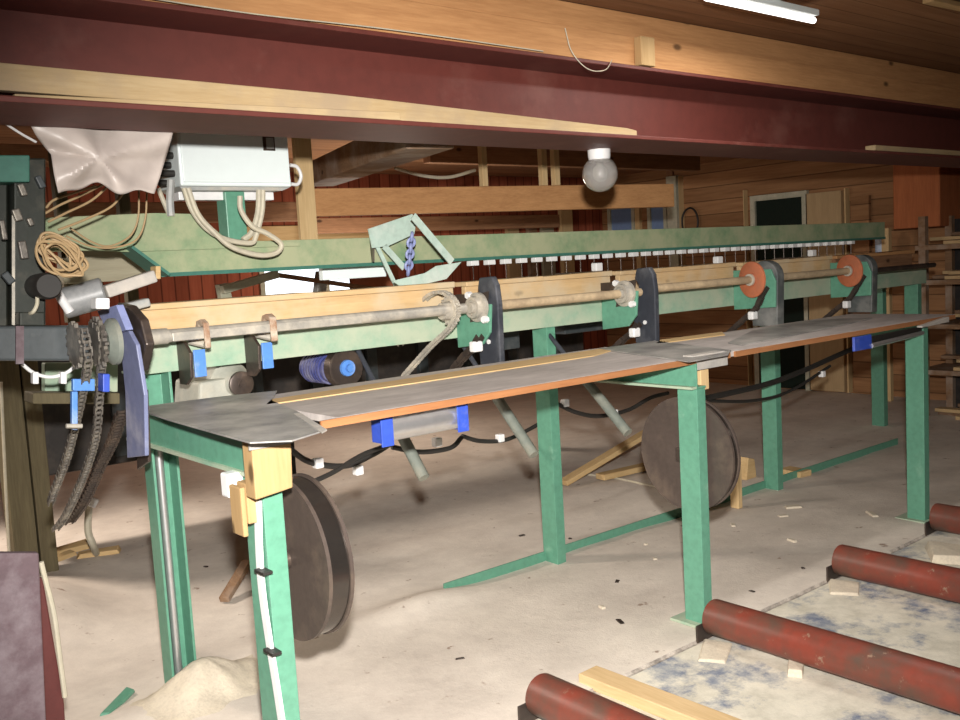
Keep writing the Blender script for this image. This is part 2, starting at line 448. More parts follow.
def winpane(n, px0, px1, py0, py1, pane):
    a, c = P(px0, py0, 'x', XE), P(px1, py1, 'x', XE); y0, y1 = sorted((a.y, c.y)); z0, z1 = c.z, a.z
    t = .05; f = MB().box(XE-.04, XE-.002, y0-t, y0, z0-t, z1+t).box(XE-.04, XE-.002, y1, y1+t, z0-t, z1+t)
    f.box(XE-.04, XE-.002, y0, y1, z0-t, z0).box(XE-.04, XE-.002, y0, y1, z1, z1+t)
    o = struct(f.build('window_%d' % n, 'frame_green'))
    MB().box(XE-.015, XE-.004, y0, y1, z0, z1).build('pane', pane, o)
winpane(2, 612, 634, 210, 236, 'pane'); winpane(3, 652, 666, 208, 236, 'pane')
a, c = P(757, 199, 'x', XE), P(804, 199, 'x', XE); zt_ = (a.z+c.z)/2
dr_ = struct(MB().box(XE-.05, XE-.002, a.y, a.y+.06, 0, zt_+.06).box(XE-.05, XE-.002, c.y-.06, c.y, 0, zt_+.06).box(XE-.05, XE-.002, c.y, a.y, zt_, zt_+.06).build('door_1', 'frame_green'))
MB().box(XE-.02, XE-.003, c.y, a.y, .005, zt_).build('shade_sheet', 'doorway_shade', dr_)  # dark sheet painted as the shade inside the doorway
t_ = lambda o, l, c, g=None: tag(o, l, c, g)
for px0, px1, lab, mm in ((506, 518, 'grey-brown upright board on the far wall, right of the dim window pane', 'ply'), (527, 536, 'narrow dark upright board on the far wall, left of the globe lamp', 'old'), (541, 553, 'weathered upright board on the far wall below the pair of short studs', 'grey_slat')):
    a, c = P(px0, 208, 'y', YB-.05), P(px1, 208, 'y', YB-.05)
    tag(MB().box(a.x, c.x, YB-.05, YB-.002, 0, 2.1).build('upright_board', mm, bevel=.004), lab, 'board')
winpane(5, 573, 588, 208, 236, 'pale_pane')
struct(wallbox(669, 683, 176, 300, .06).build('trim_1', 'frame_green'))
struct(wallbox(683, 687, 176, 300, .09).build('trim_2', 'timber_pale_z'))
struct(wallbox(747, 753, 190, 385, .08).build('trim_3', 'timber_pale_z'))
struct(wallbox(848, 853, 188, 398, .08).build('trim_4', 'timber_pale_z'))
t_(wallbox(808, 847, 192, 394, .05).build('plywood_sheet', 'ply'), 'tall plywood sheet against the far wall, right of the dark doorway', 'plywood')
t_(wallbox(637, 649, 206, 400, .05).build('upright_board', 'timber_pale_z'), 'pale upright board between the two blue window panes', 'board')
t_(wallbox(590, 601, 206, 400, .05, XE).build('upright_board', 'timber_pale_z'), 'pale upright board directly below the glass globe lamp', 'board')
a, c = P(561, 208, 'y', YB-.06), P(572, 208, 'y', YB-.06)
t_(MB().box(a.x, c.x, YB-.06, YB-.002, 0, 2.2).build('upright_board', 'timber_pale_z'), 'grey-brown upright board left of the globe lamp, behind the green beam', 'board')
t_(wallbox(853, 874, 196, 392, .05).build('red_brown_panel', 'wall_brown'), 'dark red-brown panel on the far wall beside the plywood sheet', 'panel')
a, c = P(893, 165, 'x', 8.7), P(893, 400, 'x', 8.7)
t_(MB().box(8.55, 8.95, P(940, 200, 'x', 8.55).y, P(893, 200, 'x', 8.55).y, 1.66, ZC).build('orange_column', 'brick', bevel=.01),
   'orange-brown square column hanging from the ceiling at the far right', 'column')
q0, q1 = P(889, 400, 'z', 0), P(897, 400, 'z', 0)
t_(MB().box(8.86, 8.92, q1.y, q0.y+.01, 0.0, 1.6795).build('upright_stud', 'timber_pale_z', bevel=.004), 'pale upright wooden stud between the two right-hand green posts', 'stud')

# coil of dark hose hung on the wall
o = MB().tube([P(690+8*math.cos(t), 222-14*math.sin(t), 'x', XE-.05) for t in [i*math.pi/6 for i in range(-2, 9)]], .012).build('hose_loop', 'black_rubber', smooth=True)
t_(o, 'dark hose loop hung on the brown board wall beside the pale door frame', 'hose')

a = P(880, 253, 'x', 8.95)
t_(MB().lathe((8.98, a.y, a.z), (0, 0, 1), [(0, .05), (.01, .058), (.13, .058), (.155, .03), (.16, .02), (.18, .02)], 20).build('blue_container', 'container', smooth=True), 'pale blue container on a small shelf under the right end of the overhead beam', 'container')
t_(MB().box(8.88, XE-.0005, a.y-.12, a.y+.12, a.z-.03, a.z-.0005).build('wall_shelf', 'old', bevel=.003), 'small wall shelf under the pale blue container at the far right', 'shelf')
# lumber rack at the right edge
rk = thing('lumber_rack', (8.4, 3.0, 0), 'dark rack of rough boards at the right edge behind the last green post', 'rack')
for xx in (8.25, 8.75):
    for yy in (2.2, 3.95): MB().box(xx-.03, xx+.03, yy-.03, yy+.03, 0, 1.75).build('upright', 'old', rk)
MB().box(8.81, 8.84, 2.15, 4.0, .0, 1.72).build('back_panel', 'gloom', rk)  # dark panel added to darken the rack, in place of shade
levels = [.42, .82, 1.2, 1.5]
for zz in levels: MB().box(8.2, 8.8, 2.15, 4.0, zz-.04, zz).build('shelf', 'old', rk)
proto_board = None
for k, zz in enumerate([0.0]+levels):
    for q in range(5):
        yw = random.uniform(.02, .3); z = zz + .035*(q // 2)+.001
        bb = MB().box(-.055, .055, -.70, .70, 0, .03)
        oo = bb.build('rough_board', ['timber_pale_y', 'old', 'timber_pale_y'][q % 3], bevel=.004)
        oo.location = (8.26+.16*(q % 2)+.12*(q//2 % 3)+.02*k % .07, 2.98+random.choice((0, .12, .25))+random.uniform(-.05, .05), z); oo.rotation_euler.z = 0
        tag(oo, 'rough sawn board stacked in the dark rack at the right edge', 'board', 'boards in the lumber rack')

# ------------------------------------------------------------------ steel beam, timbers, ceiling pieces
X0, X1 = -1.5, 9.15
yf, yb_, z0, z1 = 2.71, 3.09, 2.040, 2.345; ym = (yf+yb_)/2
poly = [(yf, z0), (yb_, z0), (yb_, z0+.016), (ym+.006, z0+.022), (ym+.006, z1-.022), (yb_, z1-.016), (yb_, z1), (yf, z1), (yf, z1-.016), (ym-.006, z1-.022), (ym-.006, z0+.022), (yf, z0+.016)]
t_(MB().prism(poly, 'x', X0, X1).build('steel_beam', 'maroon', bevel=.003), 'long maroon steel I-beam crossing the top of the room', 'beam')
t_(MB().box(.7, 9.1, 2.74, 2.84, z1+.001, 2.472).build('ceiling_timber', 'timber', bevel=.004), 'orange pine timber lying on top of the maroon steel beam', 'timber')
t_(MB().box(.9, 9.1, 2.76, 2.86, 2.4725, ZC-.001).build('ceiling_timber', 'timber', bevel=.004), 'upper orange timber just under the ceiling boards, on the lower timber', 'timber')
t_(MB().box(3.17, 3.26, 2.70, 2.7395, z1+.003, 2.468).build('wood_block', 'timber_tan_z', bevel=.004), 'small wooden block nailed to the orange timber above the globe lamp', 'block')
# plank leaning in the lower flange
pz = z0+.018
l0, l1, l2 = P(-160, 48, 'y', 2.80), P(320, 90, 'y', 2.80), P(635, 128, 'y', 2.80)
b = MB(); zt0 = 2.165
b.prism([(-.6, pz+.034), (1.0, pz+.020), (1.93, pz), (3.21, pz), (3.21, pz+.03), (3.15, pz+.038), (1.70, pz+.083), (-.6, pz+.11)], 'y', 2.775, 2.805)
t_(b.build('pale_plank', 'timber_dull', bevel=.003), 'long pale tapering plank standing in the flange of the maroon beam', 'plank')
t_(MB().hexa([(.70, 2.722, pz), (1.93, 2.722, pz), (1.93, 2.768, pz), (.70, 2.768, pz), (.70, 2.722, pz+.006), (1.93, 2.722, pz+.028), (1.93, 2.768, pz+.028), (.70, 2.768, pz+.006)]).build('pale_batten', 'timber_dull', bevel=.003), 'thin pale batten lying in front of the tapering plank on the maroon beam', 'batten')
a = P(872, 152, 'y', 2.74)
t_(MB().box(a.x, 7.2, 2.72, 2.78, pz, pz+.03).build('pale_batten', 'timber_dull', bevel=.003), 'short pale batten on the maroon beam flange at the right end', 'batten')
# thin wire along the top flange and a loose wire loop
t_(MB().tube([(1.0, 2.70, z1+.006), (1.4, 2.695, z1-.002), (1.9, 2.70, z1+.008), (2.6, 2.70, z1+.004)], .0022, 6).build('thin_wire', 'hose', smooth=True),
   'thin pale wire running along the upper edge of the maroon beam', 'wire')
t_(MB().tube([P(565, 28, 'y', 2.69), P(572, 52, 'y', 2.68), P(588, 69, 'y', 2.66), P(605, 70, 'y', 2.67), P(612, 60, 'y', 2.72)], .002, 6).build('wire_loop', 'hose', smooth=True),
   'loose thin wire dangling in front of the orange timber left of the wood block', 'wire')
# fluorescent fitting and pale strip on the ceiling
a = P(706, 3, 'z', 2.50); c = P(800, 10, 'z', 2.50)
lf = thing('fluorescent_fitting', (3.45, 2.2, ZC), 'white fluorescent fitting on the ceiling at the top edge of the photo', 'lamp')
MB().box(3.02, 3.50, 2.20, 2.36, 2.54, ZC-.0005).build('housing', 'white', lf, bevel=.006)
MB().box(3.06, 3.78, 2.24, 2.32, 2.515, 2.540).build('reflector', 'box', lf, bevel=.004)
MB().cyl((3.06, 2.28, 2.505), (3.80, 2.28, 2.505), .013, 16).build('tube', 'lit_tube', lf, smooth=True)
a = P(928, 0, 'z', ZC-.02); c = P(985, 12, 'z', ZC-.02)
t_(MB().bar(a, c, .05, .02).build('lit_edge_strip', 'timber_pale', bevel=.002), 'pale strip as the lit edge of the ceiling in the top right corner', 'batten')  # pale bar painted as the lit edge of the ceiling

# globe lamp under the steel beam
g = P(600, 174, 'y', 3.03)
gl = thing('globe_lamp', (g.x, g.y, z0), 'clear glass globe lamp hanging under the maroon steel beam', 'lamp')
MB().lathe((g.x, g.y, z0-.0005), (0, 0, -1), [(0, .052), (.03, .051), (.055, .046)], 32).build('lamp_holder', 'white', gl, smooth=True)
sp = [( .088*math.cos(t), .088*math.sin(t)) for t in [math.radians(-148+i*148/20*2/2) for i in range(0)]]
prof_o = [(g.z + .081*math.cos(t), .081*math.sin(t)) for t in [math.radians(32+i*(178-32)/20) for i in range(21)]]
prof_i = [(g.z + .077*math.cos(t), .077*math.sin(t)) for t in [math.radians(32+i*(178-32)/20) for i in range(21)]][::-1]
b = MB(); last = None
for z, r in prof_o + prof_i:
    rg = b.ring((g.x, g.y, z), (0, 0, 1), max(r, .002), 36)
    if last: 
        for i in range(36): b.bm.faces.new([last[i], last[(i+1) % 36], rg[(i+1) % 36], rg[i]])
    last = rg; first = rg if z == prof_o[0][0] and r == prof_o[0][1] else first
for i in range(36): b.bm.faces.new([last[i], last[(i+1) % 36], first[(i+1) % 36], first[i]])
b.build('glass_globe', 'glass', gl, smooth=True)
MB().lathe((g.x, g.y, z0-.04), (0, 0, -1), [(0, .018), (.03, .018), (.045, .03), (.07, .034), (.09, .028), (.104, .008)], 20)  .build('light_bulb', 'grey', gl, smooth=True)

# ceiling zone behind the beam
tp = MB().bar(P(430, 132, 'y', 3.3), P(318, 176, 'y', 5.6), .22, .14).build('diagonal_joist', 'old', bevel=.01)
t_(tp, 'whitish weathered timber running diagonally under the ceiling behind the maroon beam', 'timber')
lx, rx = P(305, 199, 'y', 5.05), P(672, 192, 'y', 4.5)
lx.z = rx.z = 1.973
t_(MB().bar(lx, rx, .05, .165).build('cross_timber', 'timber', bevel=.005), 'horizontal tan timber behind the overhead green beam with the lamp shadow on it', 'timber')
a = P(303, 145, 'y', 4.6); c = P(303, 236, 'y', 4.6)
t_(MB().box(a.x-.052, a.x+.052, 4.6, 4.63, c.z-.06, ZC-.001).build('hanging_plank', 'timber_pale_z', bevel=.003), 'pale upright plank hanging beside the grey electrical box', 'plank')
for (pa, pb, yv, h, lab) in [((20, 208), (305, 216), 7.2, .16, 'dark brown beam low behind the grey sack and box'),
                        ((0, 150), (175, 158), 6.4, .10, 'rust brown beam behind the top of the grey sack'),
                        ((305, 222), (560, 224), 7.6, .14, 'brown beam below the tan cross timber'),
                        ((430, 152), (700, 150), 6.2, .18, 'dark ceiling beam behind the globe lamp'),
                        ((690, 172), (885, 168), 7.4, .15, 'dim brown beam under the ceiling left of the orange column')]:
    A, B = P(*pa, 'y', yv), P(*pb, 'y', yv); z = min((A.z+B.z)/2, ZC-h/2-.005)
    B.x = min(B.x, XE-.03)
    t_(MB().box(A.x, B.x, yv, yv+.1, z-h/2, z+h/2).build('roof_beam', 'old_x', bevel=.006), lab, 'beam')
# stub posts under the ceiling, studs at the back
for k, (px, w) in enumerate([(483, .045), (541, .05), (553, .05)]):
    f_ = (px-305)/(672-305); yv = 5.05 + (4.5-5.05)*f_*.87; a = P(px, 184, 'y', yv); yv = lx.y + (rx.y-lx.y)*(a.x-lx.x)/(rx.x-lx.x)
    t_(MB().box(a.x-w/2, a.x+w/2, yv-.02, yv+.02, 2.056, ZC-.001).build('stub_stud', 'timber_pale_z', bevel=.003),
       ['short pale stud above the tan cross timber, leftmost of three', 'short pale stud above the tan cross timber, middle of three', 'short pale stud above the tan cross timber, nearest the globe lamp'][k], 'stud')
t_(MB().tube([P(395, 168, 'y', 5.4), P(425, 176, 'y', 5.4), P(450, 177, 'y', 5.4), P(475, 170, 'y', 5.4)], .012).build('ceiling_cable', 'hose', smooth=True), 'grey cable sagging above the left end of the tan cross timber', 'cable')
# ------------------------------------------------------------------ the green lug conveyor
cv = thing('lug_conveyor', (1.27, 3.5, 0), 'long green steel conveyor with shaft and wooden fence standing behind the table', 'conveyor')
BX0, BX1 = 1.20, 7.25
MB().prism([(3.60, 1.220), (3.45, 1.220), (3.45, 1.36), (3.60, 1.36), (3.60, 1.35), (3.46, 1.35), (3.46, 1.23), (3.60, 1.23)], 'x', BX0, BX1).build('main_beam', 'green_dusty', cv, bevel=.002)
MB().box(2.3, 7.25, 4.0, 4.1, 1.24, 1.34).build('rear_rail', 'green_dusty', cv, bevel=.003)
for (xx, mat_) in ((3.262, 'green'), (5.235, 'green')):
    channel(MB(), xx, 3.46, -.03, 1.2195, .105, .06).build('leg', mat_, cv, bevel=.002)
pl_ = channel(MB(), 1.234, 3.455, -.03, 1.2195, .100, .09, .010, '-y').build('leg', 'green', cv, bevel=.002)
MB().cyl((1.276, 3.500, .02), (1.276, 3.500, 1.02), .016, 16).build('conduit', 'galvanised', pl_, smooth=True)  # bright pipe added as the silver stripe down the channel
channel(MB(), 7.13, 3.46, -.03, 1.2195, .105, .06).build('leg', 'green', cv, bevel=.002)
channel(MB(), 7.63, 4.0, -.03, 1.239, .11, .065).build('leg', 'green', cv, bevel=.002)
MB().box(7.24, 7.70, 4.0, 4.1, 1.2395, 1.34).build('rear_rail', 'green_dusty', cv, bevel=.003)
MB().box(7.16, 7.2499, 3.6005, 3.9995, 1.24, 1.34).build('cross_rail', 'green_dusty', cv, bevel=.003)
MB().prism([(3.50, -.02), (3.56, -.02), (3.56, .05), (3.552, .05), (3.552, -.012), (3.50, -.012)], 'x', 2.60, 6.98).build('floor_sill', 'green', cv)
# fence boards bay by bay, with a lying plank on top
UN = [2.72, 3.78, 4.87, 5.95]
edges = [1.24] + UN + [7.1]
for k, (a, c) in enumerate(zip(edges, edges[1:])):
    a_ = a + (.0 if k == 0 else .05); c_ = c - .02
    MB().box(a_, c_, 3.475, 3.505, 1.3605, 1.452).build('fence_board', 'plank' if k < 4 else 'old_x', cv, bevel=.003)
    n = 2
    for q in range(n):
        xa = a_ + (c_-a_)*q/n*.98; xb = a_ + (c_-a_)*(q+1)/n - .008
        MB().hexa([(xa, 3.462, 1.4525), (xb, 3.455-.006*q, 1.4525), (xb, 3.60, 1.4525), (xa, 3.60, 1.4525),
                   (xa, 3.462, 1.474), (xb, 3.455-.006*q, 1.477+.003*q), (xb, 3.60, 1.477+.003*q), (xa, 3.60, 1.474)]).build('top_plank', 'plank' if k < 4 else 'timber', cv, bevel=.004)
SH = (3.275, 1.363)
MB().cyl((1.26, *SH), (2.60, *SH), .023, 20).build('drive_shaft', 'steel', cv, smooth=True)
MB().box(1.27, 2.05, SH[0]-.028, SH[0]-.014, SH[1]-.02, SH[1]+.012).build('shaft_key', 'steel', cv, bevel=.003)
for a, c in zip(UN, UN[1:]): MB().cyl((a+.05, SH[0], SH[1]+(.012 if c > 4 else 0)), (c-.02, SH[0], SH[1]+(.012 if c > 4 else 0)), .022, 16).build('drive_shaft', 'tan_shaft', cv, smooth=True)
MB().cyl((5.98, *SH), (7.0, *SH), .018, 16).build('drive_shaft', 'dark_steel', cv, smooth=True)
def plate_poly(top):
    return [(3.335, 1.095), (3.345, 1.28), (3.30, 1.34), (3.30, 1.40), (3.325, top-.05), (3.31, top), (3.225, top+.004), (3.20, top-.035), (3.19, top-.12), (3.195, 1.095)]
def round_poly(top):
    c0, r = (3.265, top-.105), .095
    return [(3.35, 1.095), (3.36, top-.105)] + [(c0[0]+r*math.cos(t), c0[1]+r*math.sin(t)) for t in [i*math.pi/14 for i in range(1, 14)]] + [(3.17, top-.105), (3.18, 1.095)]
for k, x in enumerate(UN):
    bo = -.09 if k == 1 else 0
    top = [1.492, 1.485, 1.49, 1.485][k]
    MB().prism(plate_poly(top) if k < 2 else round_poly(top), 'x', x if k < 2 else x-.025, x+.032 if k < 2 else x+.045).build('guide_plate', 'black' if k < 2 else 'guard_grey', cv, bevel=.006)
    # green bearing plate hanging down the front of the beam
    if k < 2:
        MB().prism([(3.449, 1.175), (3.449, 1.375), (3.20, 1.375), (3.215, 1.25), (3.27, 1.195)], 'x', x-.034+bo, x-.020+bo).build('bearing_plate', 'green', cv, bevel=.003)
    else:
        MB().prism([(3.449, 1.195), (3.449, 1.43), (3.19, 1.43), (3.16, 1.36), (3.165, 1.21)], 'x', x-.064, x-.050).build('bearing_plate', 'green', cv, bevel=.003)
    if k < 2: MB().cyl((x-.006, 3.262, 1.205), (x-.0002, 3.262, 1.205), .011, 8).build('bolt', 'white', cv)
    MB().box(x-.034+bo if k < 2 else x-.0495, x-.0005 if k < 2 else x-.0255, 3.3455, 3.4495, 1.38, 1.42).build('plate_spacer', 'dark_steel', cv)
    if k < 2:
        be = MB().lathe((x-.036+bo, *SH), (-1, 0, 0), [(0, .066), (.018, .066), (.022, .05), (.045, .047), (.045, .036), (.038, .034), (.038, .026), (.058, .024), (.058, .01)], 32).build('bearing', 'steel', cv, smooth=True)
        for t in (.8, 3.95):
            q = (SH[0]+.075*math.cos(t), SH[1]+.075*math.sin(t))
            MB().cyl((x-.036+bo, *q), (x-.062+bo, *q), .016, 6).build('bolt', 'white', be)
        MB().prism([(SH[0]+.10*math.cos(t+.8)*(1 if i % 2 else .72), SH[1]+.10*math.sin(t+.8)*(1 if i % 2 else .72)) for i, t in enumerate([j*math.pi/2 - math.pi/2*.0 for j in range(4)])][::1], 'x', x-.0362+bo, x-.0340+bo).build('flange', 'dark_steel', be)
    else:
        MB().lathe((x-.118, SH[0], SH[1]+.012), (-.978, .208, 0), [(0, .105), (.010, .105), (.012, .102), (.012, .04), (.020, .04), (.020, .024)], 40).build('orange_wheel', 'rust', cv, smooth=True)
        MB().lathe((x-.126, SH[0], SH[1]+.012), (-1, 0, 0), [(-.08, .036), (.03, .034), (.03, .02)], 24).build('hub', 'steel', cv, smooth=True)
# sprocket
sx = 2.535
b = MB(); pr = []
for i in range(18):
    for da, rr in ((-.30, .058), (-.12, .070), (.12, .070), (.30, .058)):
        t = (i+da)*2*math.pi/18; pr.append((SH[0]+.018+rr*math.cos(t), SH[1]-.005+rr*math.sin(t)))
b.prism(pr, 'x', sx-.006, sx+.006); b.lathe((sx-.05, SH[0]+.018, SH[1]-.005), (1, 0, 0), [(0, .036), (.045, .042), (.075, .042)], 24)
spk = b.build('sprocket', 'steel', cv, smooth=True)
# clips and clamp brackets on the first bay
for px, w in ((205, .016), (272, .02)):
    a = P(px, 330, 'y', 3.26)
    MB().prism([(3.240, 1.310), (3.250, 1.306), (3.254, 1.385), (3.285, 1.392), (3.30, 1.375), (3.318, 1.385), (3.310, 1.405), (3.275, 1.412), (3.243, 1.398)], 'x', a.x-w*.7, a.x+w*.7).build('shaft_clip', 'clip', cv, bevel=.004)
for px in (186, 254):
    a = P(px, 360, 'y', 3.40)
    br = MB().prism([(3.4495, 1.17), (3.4495, 1.33), (3.38, 1.33), (3.33, 1.29), (3.34, 1.20), (3.39, 1.17)], 'x', a.x-.012, a.x).build('clamp_bracket', 'dark_steel', cv, bevel=.002)
    MB().box(a.x+.0005, a.x+.045, 3.325, 3.335, 1.20, 1.30).build('blue_plate', 'blue', br, bevel=.002)['label'] = 'blue bracket plate'
    MB().cyl((a.x+.02, 3.40, 1.33), (a.x+.06, 3.36, 1.315), .014, 10).build('bolt', 'steel', br)
# support tubes under the beam
for (bx, by, y0_) in ((424, 478, 3.05), (534, 455, 3.0), (628, 433, 2.95)):
    q = P(bx, by, 'y', y0_); top = V((q.x+.02, 3.53, 1.235)); mid = q.lerp(top, .46)
    ht = MB().cyl(q, mid, .024, 14).build('hanging_tube', 'tube_grey', cv, smooth=True); MB().cyl(mid, top, .011, 10).build('tube_rod', 'black', ht, smooth=True)
dr = MB().chain([P(404, 376, 'x', sx), P(430, 347, 'x', sx), P(450, 328, 'x', sx), P(457, 311, 'x', sx), P(452, 298, 'x', sx), P(441, 292, 'x', sx), P(429, 296, 'x', sx), P(420, 308, 'x', sx), P(400, 345, 'x', sx)], .017, .028, .015, (1, 0, 0)).build('drive_chain', 'steel')
t_(dr, 'dusty roller chain wrapped on the sprocket left of the first black plate', 'chain')
# lug chains with white lugs
low = [(473, 347), (631, 333), (749, 316), (843, 305)]; topl = [None, (597, 267), (718, 260), (812, 253)]
lname = ['lug chain at the first black plate beside the drive chain', 'lug chain at the second black plate, behind the middle of the table',
         'lug chain at the first orange wheel', 'lug chain at the farthest orange wheel']
for k, x in enumerate(UN):
    xc = x - (.060 if k < 2 else .085); tl = thing('lug_chain', (xc, 3.3, 1.1), 'dark ' + lname[k], 'chain', None)
    q = P(*low[k], 'x', xc); lo2 = q + V((0, .22, -.16))
    wy, wz = (3.20, 1.385) if k > 1 else (3.235, 1.36)
    MB().chain([lo2, q + V((0, .05, -.03)), q + V((0, -.05, .045)), (xc, wy+.03, wz-.09), (xc, wy+.0, wz-.05)] if k > 1 else
               [lo2, q + V((0, .06, -.04)), q + V((0, -.0, -.005)), q + V((0, -.06, .055))], .034, .03, .026, (1, 0, 0)).build('link_chain', 'dark_steel', tl)
    MB().box(q.x-.034, q.x+.02, q.y-.05, q.y-.012, q.z-.02, q.z+.028).build('lug', 'white', tl, bevel=.008)['label'] = 'white plastic lug on the lower run'
    if topl[k]:
        q = P(*topl[k], 'x', xc)
        MB().box(q.x-.026, q.x+.026, q.y-.02, q.y+.02, q.z-.022, q.z+.022).build('lug', 'white', tl, bevel=.006)['label'] = 'white plastic lug riding above the planks'
        MB().chain([(q.x, 3.62, q.z-.036), (q.x, 3.8, q.z-.036), (q.x, q.y+.3, q.z-.036)], .034, .03, .026, (1, 0, 0)).build('upper_run', 'dark_steel', tl)
# gear motors under the first bay
gp = P(241, 384, 'y', 3.46)
gm = thing('gear_motor', (gp.x, 3.6, 1.0), 'dusty pale grey motor with dark round end under the first bay of the conveyor', 'motor')
MB().lathe((gp.x, 3.465, gp.z), (0, 1, 0), [(0, .034), (.012, .034), (.014, .045), (.05, .052), (.09, .085), (.30, .095), (.34, .085), (.36, .05)], 24).build('body', 'motor', gm, smooth=True)
MB().prism([(gp.x-.17, 1.02), (gp.x-.03, 1.02), (gp.x-.01, 1.13), (gp.x-.03, 1.165), (gp.x-.15, 1.16)], 'y', 3.50, 3.75).build('housing', 'motor', gm, bevel=.012)
MB().lathe((gp.x, 3.4645, gp.z), (0, -1, 0), [(0, .050), (.014, .050), (.016, .046), (.016, .014), (.022, .014), (.022, .004)], 24).build('end_cap', 'dark_steel', gm, smooth=True)
MB().box(gp.x-.05, gp.x-.02, 3.55, 3.58, 1.16, 1.2195).build('mount', 'dark_steel', gm)
bp = P(347, 368, 'y', 3.5)
bmot = thing('gear_motor', (bp.x, 3.7, 1.0), 'blue ribbed motor with a brown disc end under the conveyor, right of the grey one', 'motor')
b = MB(); b.cyl((bp.x-.03, 3.56, bp.z-.005), (bp.x-.03, 3.76, bp.z-.005), .058, 24)
b.build('body', 'royal_dark', bmot, smooth=True)
for i in range(7): MB().lathe((bp.x-.03, 3.585+i*.023, bp.z-.005), (0, 1, 0), [(0, .058), (0, .067), (.012, .067), (.012, .058)], 24).build('cooling_rib', 'royal_dark', bmot)
MB().lathe((bp.x, 3.50, bp.z), (0, 1, 0), [(0, .078), (.006, .083), (.055, .083), (.06, .04)], 32).build('disc', 'dark_steel', bmot, smooth=True)
MB().lathe((bp.x, 3.4995, bp.z), (0, -1, 0), [(0, .036), (.012, .034), (.012, .016), (.03, .016), (.03, .004)], 24).build('blue_hub', 'blue', bmot, smooth=True)
MB().box(bp.x-.045, bp.x-.015, 3.66, 3.70, bp.z+.07, 1.2295).build('mount', 'dark_steel', bmot)
# dark clutter under the far bays
for (px, py, w, h, lab) in ((500, 335, .10, .08, 'dim grey box under the conveyor just right of the first black plate'),
                            (590, 322, .26, .05, 'dim grey machine rail under the conveyor before the second black plate')):
    q = P(px, py, 'y', 3.95)
    t_(MB().box(q.x-w, q.x+w, 3.9, 4.02, q.z-h, 1.2395 if h > .06 else q.z+h).build('machine_box', 'boxbeam', bevel=.006), lab, 'machine part')

# ------------------------------------------------------------------ sorting table
tb = thing('sorting_table', (1.2, 2.45, 0), 'long narrow workbench with dusty grey top on green steel legs in front', 'table')
YN, YF, TZ = 2.42, 3.12, 1.126
MB().box(1.42, 3.325, YN, YF, TZ-.022, TZ).build('tabletop', 'tabletop', tb, bevel=.002)
MB().box(3.328, 5.42, YN, YF-.08, TZ-.022, TZ).build('tabletop', 'tabletop', tb, bevel=.002)
MB().box(1.36, 3.325, YN-.010, YN-.0005, TZ-.024, TZ-.001).build('edge_strip', 'edge_wood', tb)
MB().box(3.36, 5.40, YN-.010, YN-.0005, TZ-.024, TZ-.001).build('edge_strip', 'edge_wood', tb)
Z1 = TZ + .003
def flat(pts, z=Z1, th=.004): return MB().sheet([V((P(x, y, 'z', z).x, P(x, y, 'z', z).y, z)) for x, y in pts], th)
flat([(141, 411), (168, 420), (210, 432), (250, 443), (292, 441), (327, 430), (300, 413), (272, 401), (277, 391), (220, 397), (180, 402), (150, 406)]).build('end_sheet', 'sheet', tb)['label'] = 'dark worn metal sheet over the left end'
flat([(300, 413), (327, 430), (322, 433), (294, 414)], Z1+.0045).build('sheet_edge', 'sheet_pale', tb)
flat([(598, 349), (655, 341), (731, 350.5), (728, 355), (689, 362)]).build('seam_sheet', 'sheet', tb)['label'] = 'dark sheet over the middle joint'
flat([(728, 343), (752, 331), (800, 322), (838, 319), (872, 318), (852, 323), (790, 336), (742, 345)]).build('seam_sheet', 'sheet', tb)['label'] = 'dark sheet on the far half'
flat([(266, 405), (430, 381), (594, 356), (611, 351), (600, 349), (430, 375.5), (272, 399.5)], Z1, .004).build('bare_strip', 'timber_pale', tb)['label'] = 'bare pale wood strip along the dusty top'
flat([(656, 344), (725, 335), (722, 332), (661, 340)], Z1, .004).build('bare_strip', 'timber_pale', tb)
# folded metal corners
a = P(712, 360, 'y', YN-.012)
MB().box(a.x-.10, a.x+.10, YN-.016, YN-.0105, TZ-.05, TZ+.006).box(a.x-.12, a.x+.09, YN-.0105, YN+.04, TZ+.0055, TZ+.010).build('folded_sheet', 'sheet_pale', tb)
b = MB(); b.box(1.094, 1.226, 2.333, 2.339, 1.092, 1.1195).box(1.094, 1.24, 2.333, 2.50, 1.1200, 1.1255).build('folded_sheet', 'sheet', tb)
# legs
for k, (x, y, zt) in enumerate(((1.155, 2.405, .985), (3.085, 2.405, .999), (5.085, 2.44, 1.095))):
    lg = channel(MB(), x, y, .0 if k else -.02, zt, .12 if k == 0 else .10, .062 if k == 0 else .055).build('leg', 'green', tb, bevel=.002)
    MB().box(x-.035, x+.10, y-.035, y+.155, .0, .012).build('foot_plate', 'green_dusty', lg, bevel=.002)
